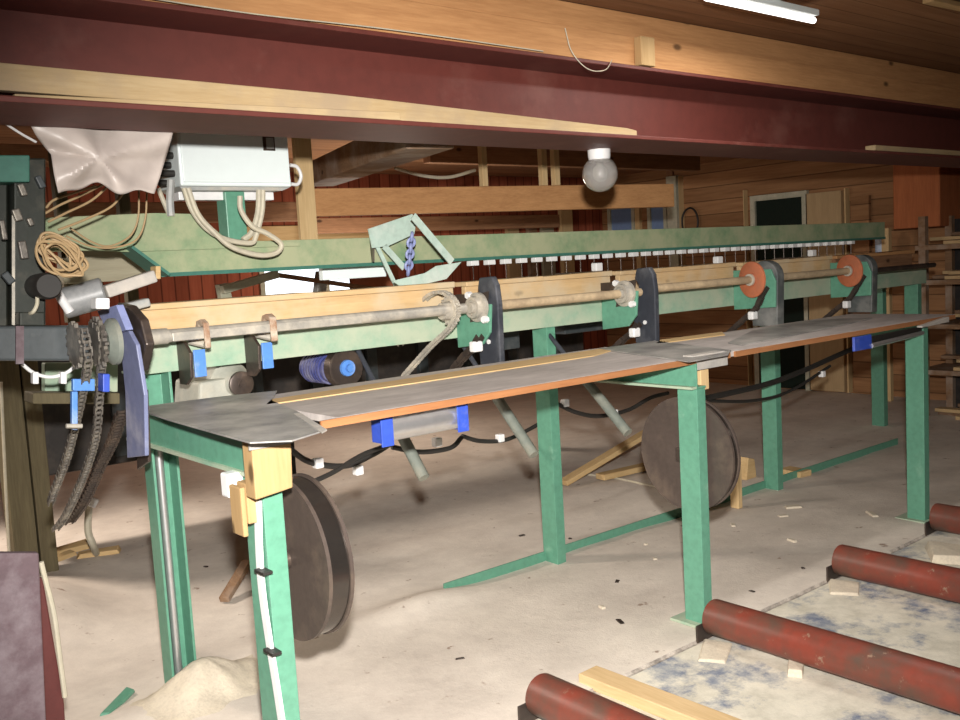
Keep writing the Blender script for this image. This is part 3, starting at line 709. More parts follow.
# cross rails
ra = MB().prism([(1.155, .995), (1.163, .995), (1.163, 1.03), (1.20, 1.03), (1.20, 1.038), (1.163, 1.038), (1.163, 1.1035), (1.155, 1.1035)], 'y', 2.405, 3.453).build('cross_rail', 'green', tb, bevel=.001)
MB().box(1.142, 1.1545, 2.42, 3.44, .992, 1.003).build('rail_lip', 'green_dusty', ra)
MB().prism([(3.085, 1.0), (3.145, 1.0), (3.145, 1.008), (3.093, 1.008), (3.093, 1.1035), (3.085, 1.1035)], 'y', 2.405, 3.19).build('cross_rail', 'green', tb, bevel=.001)
MB().box(3.055, 3.0845, 2.405, 3.19, 1.0, 1.010).build('rail_lip', 'green_dusty', tb)
MB().box(5.085, 5.135, 2.545, 3.15, 1.02, 1.1035).build('cross_rail', 'green', tb, bevel=.002)
MB().box(3.146, 3.20, 2.43, 2.53, .985, 1.1035).build('wood_packer', 'timber_pale_z', tb, bevel=.003)
a = P(915, 324, 'y', 2.43)
MB().hexa([(4.95, 2.38, 1.090), (5.26, 2.38, 1.095), (5.26, 2.4095, 1.095), (4.95, 2.4095, 1.090), (4.95, 2.38, 1.10), (5.26, 2.38, 1.125), (5.26, 2.4095, 1.125), (4.95, 2.4095, 1.10)]).build('end_bracket', 'sheet_pale', tb, bevel=.003)
# wood blocks at the near corner
A, B = P(249, 450, 'y', 2.33), P(293, 497, 'y', 2.33)
MB().hexa([(1.105, 2.342, .953), (1.218, 2.342, .966), (1.218, 2.402, .966), (1.105, 2.402, .953), (1.105, 2.342, 1.119), (1.225, 2.342, 1.119), (1.225, 2.402, 1.119), (1.105, 2.402, 1.119)]).build('wood_block', 'timber_tan_z', tb, bevel=.004)
MB().box(1.115, 1.1545, 2.42, 2.48, .87, .985).box(1.100, 1.115, 2.425, 2.50, .835, .975).build('wood_packer', 'timber_tan_z', tb, bevel=.004)
MB().box(1.105, 1.1545, 2.515, 2.565, .93, 1.0).build('junction_box', 'white', tb, bevel=.006)
cond = MB(); pts = [P(*p, 'x', 1.145) for p in ((258, 500), (259, 545), (262, 590), (269, 640), (277, 690), (283, 730))]
pts = spline(pts); 
for p, q in zip(pts, pts[1:]): cond.bar(p, q, .028, .010, (1, 0, 0))
cn = cond.build('conduit', 'white', tb); cn['label'] = 'white cable conduit tied to the leg'
for yp in (572, 652):
    q = P(262 if yp == 572 else 271, yp, 'x', 1.135)
    MB().box(1.126, 1.1549, q.y-.026, q.y+.03, q.z-.004, q.z+.004).build('cable_tie', 'black_rubber', cn)

# discs on axles behind the front legs
def disc(x, y, z, r, th, lab, rim, xl):
    rim = 'dark_steel'; d = thing('pulley_disc', (x, y, z-r), lab, 'wheel')
    MB().lathe((x, y, z), (1, 0, 0), [(0, .02), (0, r), (.012, r), (.012, r-.012), (th-.012, r-.012), (th-.012, r), (th, r), (th, .02)], 72).build('disc', 'disc', d, smooth=True)
    MB().lathe((x+.0125, y, z), (1, 0, 0), [(0, r-.014), (0, r-.006), (th-.025, r-.006), (th-.025, r-.014)], 72)  .build('rim_band', 'rim_gloss', d, smooth=True)
    MB().lathe((x-.0005, y, z), (-1, 0, 0), [(0, .03), (.018, .028), (.02, .015), (x-xl, .015)], 20).build('axle', 'dark_steel', d, smooth=True)
    MB().box(xl-.004, xl+.008, y-.03, y+.03, z-.03, z+.03).build('axle_plate', 'dark_steel', d, bevel=.002)
    return d
disc(1.305, 2.585, .690, .250, .085, 'large dark steel disc with shiny rim beside the near green table leg', 'black', 1.232)
disc(3.16, 2.535, .705, .243, .05, 'large plain dark disc behind the middle green table leg', 'disc', 3.135)
# brackets from the leg to the axle
# rollers with blue ends under the table
ir = thing('idler_roller', (1.85, 2.6, .97), 'bright steel roller between two blue brackets under the table edge', 'roller')
xa, xb = P(384, 430, 'y', 2.52).x, P(459, 418, 'y', 2.52).x
for x0, sg in ((xa, 1), (xb, -1)):
    MB().box(x0-.006, x0+.006, 2.475, 2.585, .998, 1.1035).box(x0-.04, x0+.006, 2.474, 2.480, .998, 1.1035).build('bracket', 'royal', ir, bevel=.002)
MB().cyl((xa+.0065, 2.53, 1.049), (xb-.0065, 2.53, 1.049), .046, 28).build('roller', 'galvanised', ir, smooth=True)
ir2 = thing('idler_roller', (4.75, 2.45, .98), 'blue bracket with a bright rod beneath the far end of the table', 'roller')
xa, xc_ = P(854, 343, 'y', 2.40).x, P(871, 343, 'y', 2.40).x
MB().box(xa, xc_, 2.396, 2.4095, P(862, 350, 'y', 2.40).z, P(862, 336, 'y', 2.40).z).build('bracket', 'royal', ir2, bevel=.002)
MB().cyl((xc_+.0005, 2.40, 1.042), (5.084, 2.445, 1.050), .012, 16).build('rod', 'galvanised', ir2, smooth=True)
MB().bar((xc_+.0005, 2.44, 1.062), (5.084, 2.46, 1.066), .03, .035).build('arm', 'black_rubber', ir2, bevel=.003)

# festoon cable loops under the conveyor, with white clips
fest = [[(286, 446), (310, 462), (345, 466), (372, 455), (392, 443)], [(392, 447), (420, 452), (450, 448), (462, 437)], [(462, 436), (480, 441), (505, 440), (528, 430), (552, 416)],
        [(546, 398), (575, 412), (600, 416), (628, 410), (650, 398), (668, 393)], [(688, 402), (760, 386), (800, 372), (850, 350), (880, 340)], [(688, 400), (750, 401), (790, 391), (830, 366)]]
clips = [[(318, 463), (358, 470)], [(437, 442)], [(500, 438)], [(565, 403), (614, 413)], [(822, 374)], []]
flab = ['dark cable loop at the left under the table, behind the blue-ended roller', 'dark cable loop right of the blue-ended roller', 'dark cable loop left of the middle green conveyor leg',
        'dark cable loop right of the middle green conveyor leg', 'thick dark hose rising to the right under the far half of the table', 'thin dark cable crossing the second conveyor leg near the far disc']
for k, (pl, cl) in enumerate(zip(fest, clips)):
    yv = (3.30, 3.30, 3.65, 3.65, 3.40, 3.40)[k]
    f = thing('cable_loop', P(*pl[0], 'y', yv), flab[k], 'cable')
    MB().tube([P(x, y, 'y', yv) for x, y in pl], [.012, .011, .011, .012, .018, .010][k], 8).build('cable', 'black_rubber', f, smooth=True)
    for x, y in cl:
        q = P(x, y, 'y', yv-.005); MB().box(q.x-.018, q.x+.018, q.y-.018, q.y+.018, q.z-.02, q.z+.02).build('clip', 'white', f, bevel=.005)
t_(MB().tube([P(288, 492, 'y', 2.75), P(330, 474, 'y', 2.8), P(362, 455, 'y', 2.85), P(392, 444, 'y', 2.9)], .009).build('black_hose', 'black_rubber', smooth=True), 'black hose slanting from the near disc up to the blue-ended roller', 'hose')
q = P(440, 440, 'y', 2.9)
# ------------------------------------------------------------------ overhead beam and what hangs on it
ob = thing('overhead_beam', (4.0, 3.85, 1.575), 'long dusty olive-green overhead beam with a row of nozzles beneath', 'beam')
a = P(133, 250, 'y', 3.8); c = P(166, 277, 'y', 3.8)
zt, zb = 1.706, 1.577
MB().prism([(a.x, 1.690), (c.x, zb), (7.30, zb), (7.30, zt), (a.x-.04, zt)], 'y', 3.8, 3.81).build('web_plate', 'olive', ob, bevel=.002)
MB().box(c.x, 7.30, 3.8105, 3.95, zb, zb+.012).build('bottom_flange', 'teal', ob)
MB().box(c.x-.02, 7.30, 3.794, 3.7995, zb-.004, zb+.012).build('lower_lip', 'teal', ob)  # darker teal strip along the beam's lower edge
MB().box(.95, 7.30, 3.8105, 3.95, zt-.012, zt).build('top_flange', 'olive', ob)
MB().bar(V((a.x-.03, 3.80, 1.695)), V((c.x-.015, 3.80, zb+.004)), .16, .012, (0, 0, 1)).build('mitre_plate', 'teal', ob)
gpts = [(40, 218), (155, 213), (196, 214), (228, 240), (300, 242), (300, 246), (128, 252), (60, 250), (40, 240)]
MB().prism([(P(x, y, 'y', 3.79).x, P(x, y, 'y', 3.79).z) for x, y in gpts], 'y', 3.786, 3.7935).build('gusset_plate', 'olive', ob, bevel=.002)
xn0, xn1 = P(474, 262, 'y', 3.8).x, P(852, 240, 'y', 3.8).x
NN = 34; first = None
for i in range(NN):
    x = xn0 + (xn1-xn0)*i/(NN-1)
    if first is None:
        first = MB().box(x-.026, x+.026, 3.79, 3.83, zb-.030, zb-.0045).build('nozzle', 'white', ob, bevel=.003)
        rod = MB().cyl((x, 3.81, zb-.13), (x, 3.81, zb-.0305), .0025, 6).build('nozzle_rod', 'dark_steel', first)
    else:
        n = first.copy(); C.objects.link(n); n.parent = ob; n.location = first.location + V((x-xn0, 0, 0))
        r_ = rod.copy(); C.objects.link(r_); r_.parent = n
pst = P(232, 236, 'y', 3.88)
MB().box(pst.x-.045, pst.x+.045, 3.82, 3.91, zt+.0005, 1.9195).build('box_post', 'green', ob, bevel=.004)
# small beam end mark boxes
el = thing('electrical_box', (1.75, 3.85, 1.92), 'pale grey electrical box standing on a green post above the overhead beam', 'electrical box')
x0, x1 = P(181, 185, 'y', 3.76).x, P(292, 184, 'y', 3.76).x
MB().hexa([(x0, 3.76, 1.935), (x1, 3.76, 1.935), (x1, 3.99, 1.935), (x0, 3.99, 1.935), (x0, 3.76, 2.26), (x1-.02, 3.76, 2.26), (x1-.02, 3.99, 2.26), (x0, 3.99, 2.26)]).build('housing', 'box', el, bevel=.008)
MB().box(x0+.01, x1-.01, 3.752, 3.7595, 1.950, 2.25).build('lid', 'box', el, bevel=.003)
MB().prism([(x0+.02, 1.92), (x1-.04, 1.92), (x1, 1.9345), (x0, 1.9345)], 'y', 3.78, 3.98).build('base_tray', 'grey', el)
a = P(262, 133, 'y', 3.752); c = P(275, 151, 'y', 3.752)
w = MB().box(a.x, c.x, 3.748, 3.7518, c.z, a.z+.01).build('label_plate', 'dark_steel', el)
MB().box(a.x+.014, c.x-.006, 3.7465, 3.7479, c.z+.008, a.z-.02).build('label_paper', 'grey', w)
for i in range(6):
    q = P(175 + (i % 2)*4, 137+i*9, 'y', 3.80)
    MB().cyl((x0-.055, 3.82+.03*(i % 2), q.z), (x0-.0005, 3.82+.03*(i % 2), q.z), .014, 10).build('cable_gland', 'black_rubber', el)
MB().box(x0+.02, x1-.05, 3.84, 3.90, 1.885, 1.9195).build('cable_tray', 'white', el, bevel=.003)
def hose(pts, r, mat_, name, lab, cat, y=3.72, grp=None):
    ps = [P(p[0], p[1], 'y', p[2] if len(p) > 2 else y) for p in pts]
    return tag(MB().tube(ps, r, 8).build(name, mat_, smooth=True), lab, cat, grp)
hose([(184, 188), (192, 210), (206, 228), (225, 239), (250, 243), (256, 236), (262, 212), (263, 190)], .011, 'hose', 'grey_hose', 'grey hose looping from the left of the electrical box bottom back up to its right', 'hose', 3.70)
hose([(188, 188), (198, 214), (214, 232), (232, 247), (258, 255), (276, 253), (281, 244), (268, 234), (252, 226), (241, 210), (240, 196)], .011, 'hose', 'grey_hose', 'longer grey hose hanging lowest under the electrical box', 'hose', 3.66)
hose([(259, 190), (258, 212), (252, 232), (243, 240)], .013, 'hose', 'grey_hose', 'short grey hose down the right of the green post', 'hose', 3.75)
hose([(290, 165), (297, 167), (301, 176), (298, 184), (291, 184)], .008, 'white', 'white_cable', 'white cable looped at the right end of the electrical box', 'cable', 3.85)
hose([(158, 188), (163, 200), (170, 216)], .010, 'hose', 'grey_hose', 'grey hose between the sack and the electrical box', 'hose', 3.78)
hose([(171, 180), (170, 200), (171, 216)], .016, 'grey', 'grey_pipe', 'short upright grey pipe left of the electrical box', 'pipe', 3.77)

tag(MB().tube([P(-20, 108, 'y', 3.12), P(0, 120, 'y', 3.12), P(20, 133, 'y', 3.12), P(36, 142, 'y', 3.14)], .004, 6).build('thin_wire', 'white', smooth=True), 'thin white wire slanting to the plastic sheet in the upper left corner', 'wire')
# folded sheet cradle with a chain on the overhead beam
cr = thing('chute_bracket', P(415, 290, 'y', 3.6), 'pale mint folded metal bracket in front of the overhead beam, chain inside', 'bracket')
yA, yB = 3.70, 3.52
g_ = lambda x, y, yy: P(x, y, 'y', yy)
MB().sheet([g_(368, 229, yA), g_(412, 214, yA), g_(416, 222, yA), g_(414, 234, yA), g_(388, 246, yA), g_(372, 248, yA)], .006).build('upper_plate', 'mint', cr)
MB().sheet([g_(369, 229, 3.7935), g_(374, 227, yA), g_(374, 262, yA), g_(372, 262, 3.7935)], .005).build('side_plate', 'dark_steel', cr)
MB().sheet([g_(392, 281, yB), g_(404, 289, yB), g_(446, 279, yB), g_(461, 262, yB), g_(436, 266, yB), g_(425, 273, yB)], .006).build('lower_plate', 'mint', cr)
MB().bar(g_(413, 216, yB-.01), g_(452, 262, yB-.01), .035, .006, (0, 1, 0)).build('strap', 'mint', cr)
MB().bar(g_(384, 246, yA), g_(404, 268, yA), .03, .006, (0, 1, 0)).build('strap', 'mint', cr)
MB().bar(g_(374, 240, yA+.02), g_(396, 286, yA), .02, .006, (0, 1, 0)).build('strap', 'mint', cr)
b = MB(); p0, p1 = g_(412, 234, 3.56), g_(408, 274, 3.60)
for i in range(7):
    p = p0.lerp(p1, (i+.5)/7); dn = (p1-p0).normalized(); ax = V((1, 0, 0)) if i % 2 else V((.5, .86, 0))
    b.tube([p + dn*.020*math.cos(t) + ax*.019*math.sin(t) for t in [j*math.pi/4 for j in range(9)]], .007, 6)
tag(b.build('link_chain', 'slate_light', smooth=True), 'blue-grey link chain hanging inside the pale mint bracket', 'chain')
for (px, py, ln) in ((322, 274, .22),):
    q = P(px, py, 'y', 3.96); tag(MB().box(q.x, q.x+.36, 3.951, 3.99, q.z-.03, 1.5895).build('white_rail', 'box', bevel=.004), 'white perforated rail in front of the bright opening', 'rail')
A, B = P(322, 272, 'y', 5.6), P(314, 333, 'y', 5.6)
tag(MB().bar(B, A, .07, .06, (0, 1, 0)).build('grey_strut', 'grey', bevel=.003), 'short grey strut crossing the bright opening under the green beam', 'strut')
A, B = P(222, 284, 'y', 5.6), P(233, 336, 'y', 5.6)
tag(MB().bar(B, A, .07, .06, (0, 1, 0)).build('grey_strut', 'frame_green', bevel=.003), 'short grey strut against the red planks left of the bright opening', 'strut')
tag(MB().bar(P(222, 290, 'y', 5.55), P(277, 274, 'y', 5.55), .06, .05).build('grey_board', 'frame_green', bevel=.004), 'grey tilted board in front of the red planks under the green beam', 'board')
tag(MB().bar(P(277, 275, 'y', 5.58), P(388, 291, 'y', 5.58), .03, .03).build('brown_rail', 'old_x', bevel=.004), 'brown rail slanting across the lower part of the bright opening', 'rail')
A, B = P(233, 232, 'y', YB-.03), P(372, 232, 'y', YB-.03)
tag(MB().box(A.x, B.x, YB-.03, YB-.002, A.z-.12, A.z+.05).build('lit_wall_strip', 'timber_pale', bevel=.003), 'pale strip standing for light on the far red wall above the left half of the overhead beam', 'board')  # pale strip painted as the window glow on the far wall
A = P(352, 280, 'y', 5.75)
tag(MB().box(A.x, A.x+.40, 5.75, 5.79, 1.2305, A.z+.2).build('orange_board', 'rust', bevel=.004), 'orange-red board standing right of the bright opening below the green beam', 'panel')

# ------------------------------------------------------------------ sack, cables and the left machine
_ = [(22, 112, 3.12), (172, 118, 3.12), (171, 135, 3.12), (155, 192, 3.16), (120, 186, 3.22), (100, 178, 3.05), (80, 186, 3.2), (58, 194, 3.16), (53, 160, 3.14), (40, 140, 3.12)]
def sack_edge(v):     # left and right limits of the sheet at height v (0 top, 1 bottom)
    L = [(0, 24, 114), (.25, 36, 135), (.5, 51, 155), (.75, 54, 175), (1, 58, 193)]; Rr = [(0, 176, 116), (.25, 172, 136), (.5, 166, 156), (.75, 160, 176), (1, 154, 192)]
    def it(T):
        for p, q in zip(T, T[1:]):
            if v <= q[0]+1e-6: f = (v-p[0])/(q[0]-p[0]); return p[1]+(q[1]-p[1])*f, p[2]+(q[2]-p[2])*f
    return it(L), it(Rr)
b = MB(); NU, NV = 44, 26; grid = []
for j in range(NV+1):
    v = j/NV; l, r = sack_edge(v); row = []
    for i in range(NU+1):
        u = i/NU; px = l[0]+(r[0]-l[0])*u; py = l[1]+(r[1]-l[1])*u
        if v > .55: py -= (v-.55)/.45*(10*math.exp(-((u-.36)/.16)**2) + 2*math.sin(u*17))
        dx, dy = u-.42, v-.55; ang = math.atan2(dy, dx); rad = math.hypot(dx, dy)
        y = 3.13 + .028*math.sin(ang*4+.6)*min(rad*2.2, .8) + .008*math.sin(ang*9+2)*min(rad*2, .6) - .05*math.exp(-rad*rad*9) + .004*math.sin(u*15+v*9)
        row.append(b.bm.verts.new(P(px, py, 'y', y)))
    grid.append(row)
for j in range(NV):
    for i in range(NU): b.bm.faces.new([grid[j][i], grid[j][i+1], grid[j+1][i+1], grid[j+1][i]])
sk = b.build('plastic_sheet', 'sack', smooth=True)
md = sk.modifiers.new('thick', 'SOLIDIFY'); md.thickness = .003
tag(sk, 'crumpled greyish plastic sheet hanging from the maroon beam at upper left', 'sheet')
for k, pl in enumerate([[(112, 182), (92, 200), (66, 213), (48, 222)], [(104, 184), (80, 196), (60, 205), (44, 214)], [(128, 186), (112, 206), (84, 220), (58, 230)], [(96, 186), (74, 193), (54, 200), (46, 208)]]):
    hose(pl, .0042, 'cable', 'tan_cable', ['tan cable fanning out under the plastic sheet, second from the right of the fan', 'tan cable fanning out under the plastic sheet, second from the left', 'tan cable fanning out under the plastic sheet, rightmost and lowest', 'tan cable fanning out under the plastic sheet, leftmost and shortest'][k], 'cable', 3.45)
hose([(139, 190), (138, 218), (130, 236), (110, 246), (92, 242), (70, 228)], .0036, 'cable', 'tan_cable', 'tan cable hanging in a long loop, inner of two, left of the electrical box', 'cable', 3.6)
hose([(147, 190), (145, 220), (136, 240), (114, 247.5), (90, 246), (66, 236)], .0036, 'cable', 'tan_cable', 'tan cable hanging in a long loop, outer of two, left of the electrical box', 'cable', 3.58)
# coil of tan cable
ck = MB()
for i in range(9):
    pts = []; ox, oy, sc_ = random.uniform(-5, 5), random.uniform(-4, 6), random.uniform(.8, 1.15)
    for j in range(15):
        t = j/14*2*math.pi + i*.7
        px = 60 + ox + 20*sc_*math.cos(t) + 3*math.sin(2*t+i); py = 254 + oy + (14*math.sin(t)+9*math.cos(t))*sc_ + 2*math.cos(3*t+i)
        pts.append(P(px, py, 'y', 3.09 + .012*i + .02*math.sin(t+i)))
    ck.tube(pts, .0045, 6)
tag(ck.build('cable_coil', 'cable', smooth=True), 'coil of tan cable hung on the dark mast at the left edge', 'cable')

# the left headstock machine
ms = thing('headstock', (.75, 3.4, 0), 'dark steel headstock machine with mast and box beam at the left edge', 'machine')
q = lambda x, y, yy: P(x, y, 'y', yy)
def px_box(x0, x1, y0, y1, yy, d):
    a, c = P(x0, y0, 'y', yy), P(x1, y1, 'y', yy); a2, c2 = P(x1, y0, 'y', yy), P(x0, y1, 'y', yy)
    return MB().hexa([(c2.x, yy, c2.z), (c.x, yy, c.z), (c.x, yy+d, c.z), (c2.x, yy+d, c2.z), (a.x, yy, a.z), (a2.x, yy, a2.z), (a2.x, yy+d, a2.z), (a.x, yy+d, a.z)])
fa, fb, fc = P(0, 380, 'y', 3.5).x-.25, P(22, 380, 'y', 3.5).x, P(40, 380, 'y', 3.5).x
MB().box(fa-.05, fa+.12, 3.26, 3.40, .0, 1.38).build('support_leg', 'mast', ms, bevel=.004)
px_box(-60, 108, 326, 361, 3.20, .20).build('box_beam', 'boxbeam', ms, bevel=.008)
px_box(14, 46, 158, 326, 3.28, .12).build('mast', 'mast', ms, bevel=.006)
px_box(-50, 8, 158, 330, 3.34, .12).build('mast', 'mast', ms, bevel=.006)
px_box(-40, 30, 155, 182, 3.24, .10).build('mast_head', 'teal', ms, bevel=.004)
px_box(16, 24, 326, 364, 3.19, .0095).build('clamp_strip', 'purple', ms)
px_box(12, 15, 215, 325, 3.274, .0055).build('edge_strip', 'steel', ms)
for (x, y, w, h) in ((3, 230, 3, 10), (22, 190, 4, 6), (40, 182, 5, 6), (23, 250, 3, 9), (17, 215, 4, 6), (30, 222, 3, 4), (8, 278, 7, 5), (35, 285, 5, 7)):
    MB().bar(q(x-w*.6, y-h, 3.268), q(x+w*.6, y+h, 3.268), .016+.004*(x % 3), .022, (0, 1, 0)).build('fitting', 'boxbeam' if w in (5, 7) else 'worn', ms, bevel=.004)
a = P(49, 286, 'y', 3.15); MB().lathe(a, (0, 1, 0), [(0, .036), (.01, .042), (.08, .042), (.129, .04)], 24).build('black_cap', 'black_rubber', ms, smooth=True)
hs = MB().tube([q(37, 292, 3.22), q(37, 304, 3.2), q(33, 312, 3.2), q(28, 314, 3.24)], .006, 8).build('small_hose', 'hose', ms, smooth=True)
px_box(20, 45, 312, 326, 3.22, .12).build('gear_housing', 'mast', ms, bevel=.004)
for px0, px1, lab in ((7, 31, 'left of the two olive-brown timber uprights at the left edge'), (33, 50, 'right of the two olive-brown timber uprights at the left edge')):
    A, B = P(px0, 480, 'y', 5.3), P(px1, 480, 'y', 5.3)
    tag(MB().box(A.x, B.x, 5.3, 5.45, 0, 1.36).build('timber_upright', 'post_wood', bevel=.004), lab, 'post')
# hub, shaft and sprockets at the end of the box beam
hb = P(98, 343, 'y', 3.15)
MB().cyl((hb.x-.08, 3.26, hb.z-.0), (1.26, SH[0], SH[1]), .028, 20).build('shaft_end', 'steel', ms, smooth=True)
def sprock(x, y, z, r, n, th=.012):
    pr = []
    for i in range(n):
        for da, rr in ((-.30, r*.84), (-.12, r), (.12, r), (.30, r*.84)):
            t = (i+da)*2*math.pi/n; pr.append((y+rr*math.cos(t), z+rr*math.sin(t)))
    return MB().prism(pr, 'x', x-th/2, x+th/2)
spx = .965; sc = P(98, 343, 'x', spx)
sprock(spx, sc.y, sc.z, .085, 18).build('sprocket', 'worn', ms)
sprock(spx-.07, sc.y, sc.z, .075, 16).build('sprocket', 'worn', ms)
MB().lathe((spx+.02, sc.y, sc.z), (1, 0, 0), [(0, .05), (.02, .075), (.035, .075), (.035, .03)], 28).build('guard_disc', 'tube_grey', ms, smooth=True)
# blue end plate with dark rounded cam behind it
def px_prism(pts, x, th): return MB().prism([(P(a, b_, 'x', x).y, P(a, b_, 'x', x).z) for a, b_ in pts], 'x', x, x+th)
ep = thing('end_plate', (1.05, 2.95, 1.0), 'slate blue steel end plate at the left end of the conveyor', 'plate')
px_prism([(97, 312), (116, 305), (127, 328), (136, 345), (144, 395), (145, 456), (127, 458), (125, 392), (121, 352), (112, 330)], 1.06, .014).build('plate', 'slate', ep, bevel=.003)
px_prism([(97, 311), (116, 305), (126, 330), (114, 334), (104, 326)], 1.035, .024).build('top_plate', 'slate_light', ep, bevel=.002)
px_prism([(116, 303), (128, 306), (140, 320), (146, 345), (140, 372), (136, 345), (127, 328)], 1.08, .03).build('rounded_cam', 'dark_steel', ep, bevel=.006)
px_prism([(134, 386), (145, 390), (148, 462), (137, 470)], 1.10, .012).build('rear_flange', 'dark_steel', ep, bevel=.003)
px_box(96, 110, 298, 309, 2.98, .05).build('white_block', 'white', ep, bevel=.004)
# chains
def chain_thing(pts, x, lab, mat_='worn', w=.022):
    return tag(MB().chain([P(a, b_, 'x', x) for a, b_ in pts], .019, w, .016, (1, 0, 0)).build('hanging_chain', mat_), lab, 'chain')
chain_thing([(92, 324), (100, 328), (102, 350), (99, 400), (95, 440), (82, 480), (66, 515), (55, 530)], spx, 'long roller chain hanging from the sprocket at left, nearer run')
chain_thing([(84, 330), (88, 360), (82, 395), (74, 430), (66, 460), (54, 492), (50, 506)], spx-.07, 'roller chain hanging at left just behind the nearer run, with blue bracket')
chain_thing([(122, 412), (113, 440), (100, 466), (92, 485), (82, 505), (68, 524)], 1.16, 'dark greasy chain slanting down beside the slate blue end plate', 'dark_steel', .04)
bb = thing('blue_bracket', P(80, 400, 'y', 3.0), 'bright blue angle bracket among the hanging chains at left', 'bracket')
px_box(73, 95, 379, 391, 3.02, .02).build('arm', 'blue', bb, bevel=.003); px_box(72, 78, 391.5, 430, 3.02, .02).build('upright', 'blue', bb, bevel=.003)
px_box(103, 110, 374, 392, 3.02, .05).build('lug', 'royal', bb, bevel=.003)
MB().cyl(q(66, 426, 2.98), q(82, 426, 2.98), .007, 10).build('pin', 'steel', bb)
sh = px_box(33, 120, 393, 404, 3.66, .12).build('wood_rail', 'post_wood', bevel=.004); tag(sh, 'brown wooden rail at left below the dark box beam', 'rail')
wi = thing('wire_loop', P(40, 375, 'y', 3.3), 'pale wire sagging between two white insulators under the dark box beam', 'wire')
MB().tube([q(22, 364, 3.3), q(34, 373, 3.3), q(50, 377, 3.3), q(66, 373, 3.3), q(80, 362, 3.3)], .006).build('wire', 'white', wi, smooth=True)
for x in (36, 64): px_box(x-3, x+3, 372, 384, 3.28, .03).build('insulator', 'white', wi, bevel=.003)
for (x0, x1, y0, y1, yy) in ((34, 64, 352, 392, 3.6),):
    tag(px_box(45, 118, 363, 392, 3.79, .05).build('back_panel', 'green_dusty', bevel=.004), 'dusty pale green panel behind the hanging chains', 'panel')
# grey ducting
A, B = q(62, 304, 3.55), q(105, 292, 3.5); 
dk = thing('grey_duct', A, 'grey plastic ducting lying tilted behind the cable coil, left of the red planks', 'duct')
MB().cyl(A, B, .055, 24, .006).build('duct', 'duct_grey', dk, smooth=True)
MB().bar(B, q(154, 276, 3.5), .05, .045).build('duct_arm', 'sheet_pale', dk, bevel=.006)
MB().cyl(q(57, 292, 3.5), q(70, 312, 3.5), .016, 12).build('flange', 'white', dk, smooth=True)
px_box(156, 161, 266, 279, 3.6, .06).build('end_block', 'timber_pale', dk, bevel=.003)
sr = thing('slat_rack', (1.3, 4.35, 0), 'rack of three dusty wooden slats behind the cable coil under the green beam', 'rack')
for (pa, pb) in (((68, 254), (134, 252)), ((60, 265), (142, 263)), ((60, 278), (150, 273))):
    MB().bar(q(*pa, 4.3), q(*pb, 4.3), .10, .055)  .build('slat', 'grey_slat', sr, bevel=.004)
for px in (66, 128):
    A = q(px, 262, 4.38); MB().box(A.x-.025, A.x+.025, 4.351, 4.40, 1.40, ZC-.001).build('post', 'post_wood', sr)
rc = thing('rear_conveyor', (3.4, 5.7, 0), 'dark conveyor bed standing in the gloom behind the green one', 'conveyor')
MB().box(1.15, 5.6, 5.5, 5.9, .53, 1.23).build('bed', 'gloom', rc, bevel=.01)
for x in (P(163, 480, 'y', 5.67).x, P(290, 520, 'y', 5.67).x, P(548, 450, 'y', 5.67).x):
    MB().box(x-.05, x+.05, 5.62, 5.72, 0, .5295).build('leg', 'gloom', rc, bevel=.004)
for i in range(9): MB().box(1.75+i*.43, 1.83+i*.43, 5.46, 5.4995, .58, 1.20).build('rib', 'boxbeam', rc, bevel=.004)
for (pa, pb, lab) in (((120, 309), (148, 302), 'small grey block on the end of the wooden fence by the slate blue plate'),):
    tag(MB().bar(q(*pa, 3.40), q(*pb, 3.40), .05, .03).build('grey_block', 'grey', bevel=.006), lab, 'block')

# purple board and deep red panel at the lower left
ya = 2.55
pp = px_box(-40, 39, 553, 553, ya, .025)
A = P(-40, 553, 'y', ya); B = P(39, 553, 'y', ya)
pp = MB().hexa([(A.x, ya, floor_h(A.x, ya)), (B.x-.05, ya, floor_h(B.x, ya)), (B.x-.05, ya+.025, 0), (A.x, ya+.025, 0), (A.x, ya, A.z), (B.x, ya, B.z), (B.x, ya+.025, B.z), (A.x, ya+.025, A.z)]); tag(pp.build('purple_board', 'purple', bevel=.004), 'purple-brown board standing at the lower left corner of the photo', 'board')
A, B, D, E_ = P(20, 578, 'y', 3.02), P(43, 578, 'y', 3.02), P(64, 700, 'y', 3.02), P(20, 720, 'y', 3.02)
dp = MB().prism([(A.x, A.z), (B.x, B.z), (D.x, D.z), (D.x-.01, 0), (E_.x, 0)], 'y', 3.02, 3.045); tag(dp.build('deep_red_panel', 'deepred', bevel=.004), 'deep red panel just behind the purple-brown board', 'panel')
tag(MB().tube([P(41, 562, 'y', 3.01), P(46, 582, 'y', 3.01), P(54, 615, 'y', 3.008), P(60, 660, 'y', 3.008), P(65, 697, 'y', 3.008)], .008).build('pale_hose', 'hose', smooth=True), 'pale thin hose hanging along the edge of the deep red panel', 'hose')
tag(MB().tube([P(1, 382, 'y', 5.28), P(4, 450, 'y', 5.28), P(9, 550, 'y', 5.28), V((P(11, 560, 'y', 5.28).x, 5.28, -.02))], .008).build('pale_pipe', 'hose', smooth=True), 'pale thin pipe running down the left brown upright', 'pipe')
a = P(90, 500, 'y', 3.9)
wc = thing('white_fitting', P(98, 555, 'y', 5.33), 'white pipe fitting with a bent grey pipe standing on the sawdust at left', 'pipe')
MB().cyl(P(86, 505, 'y', 5.33), P(91, 496, 'y', 5.33), .05, 20, .006).build('cap', 'white', wc, smooth=True)
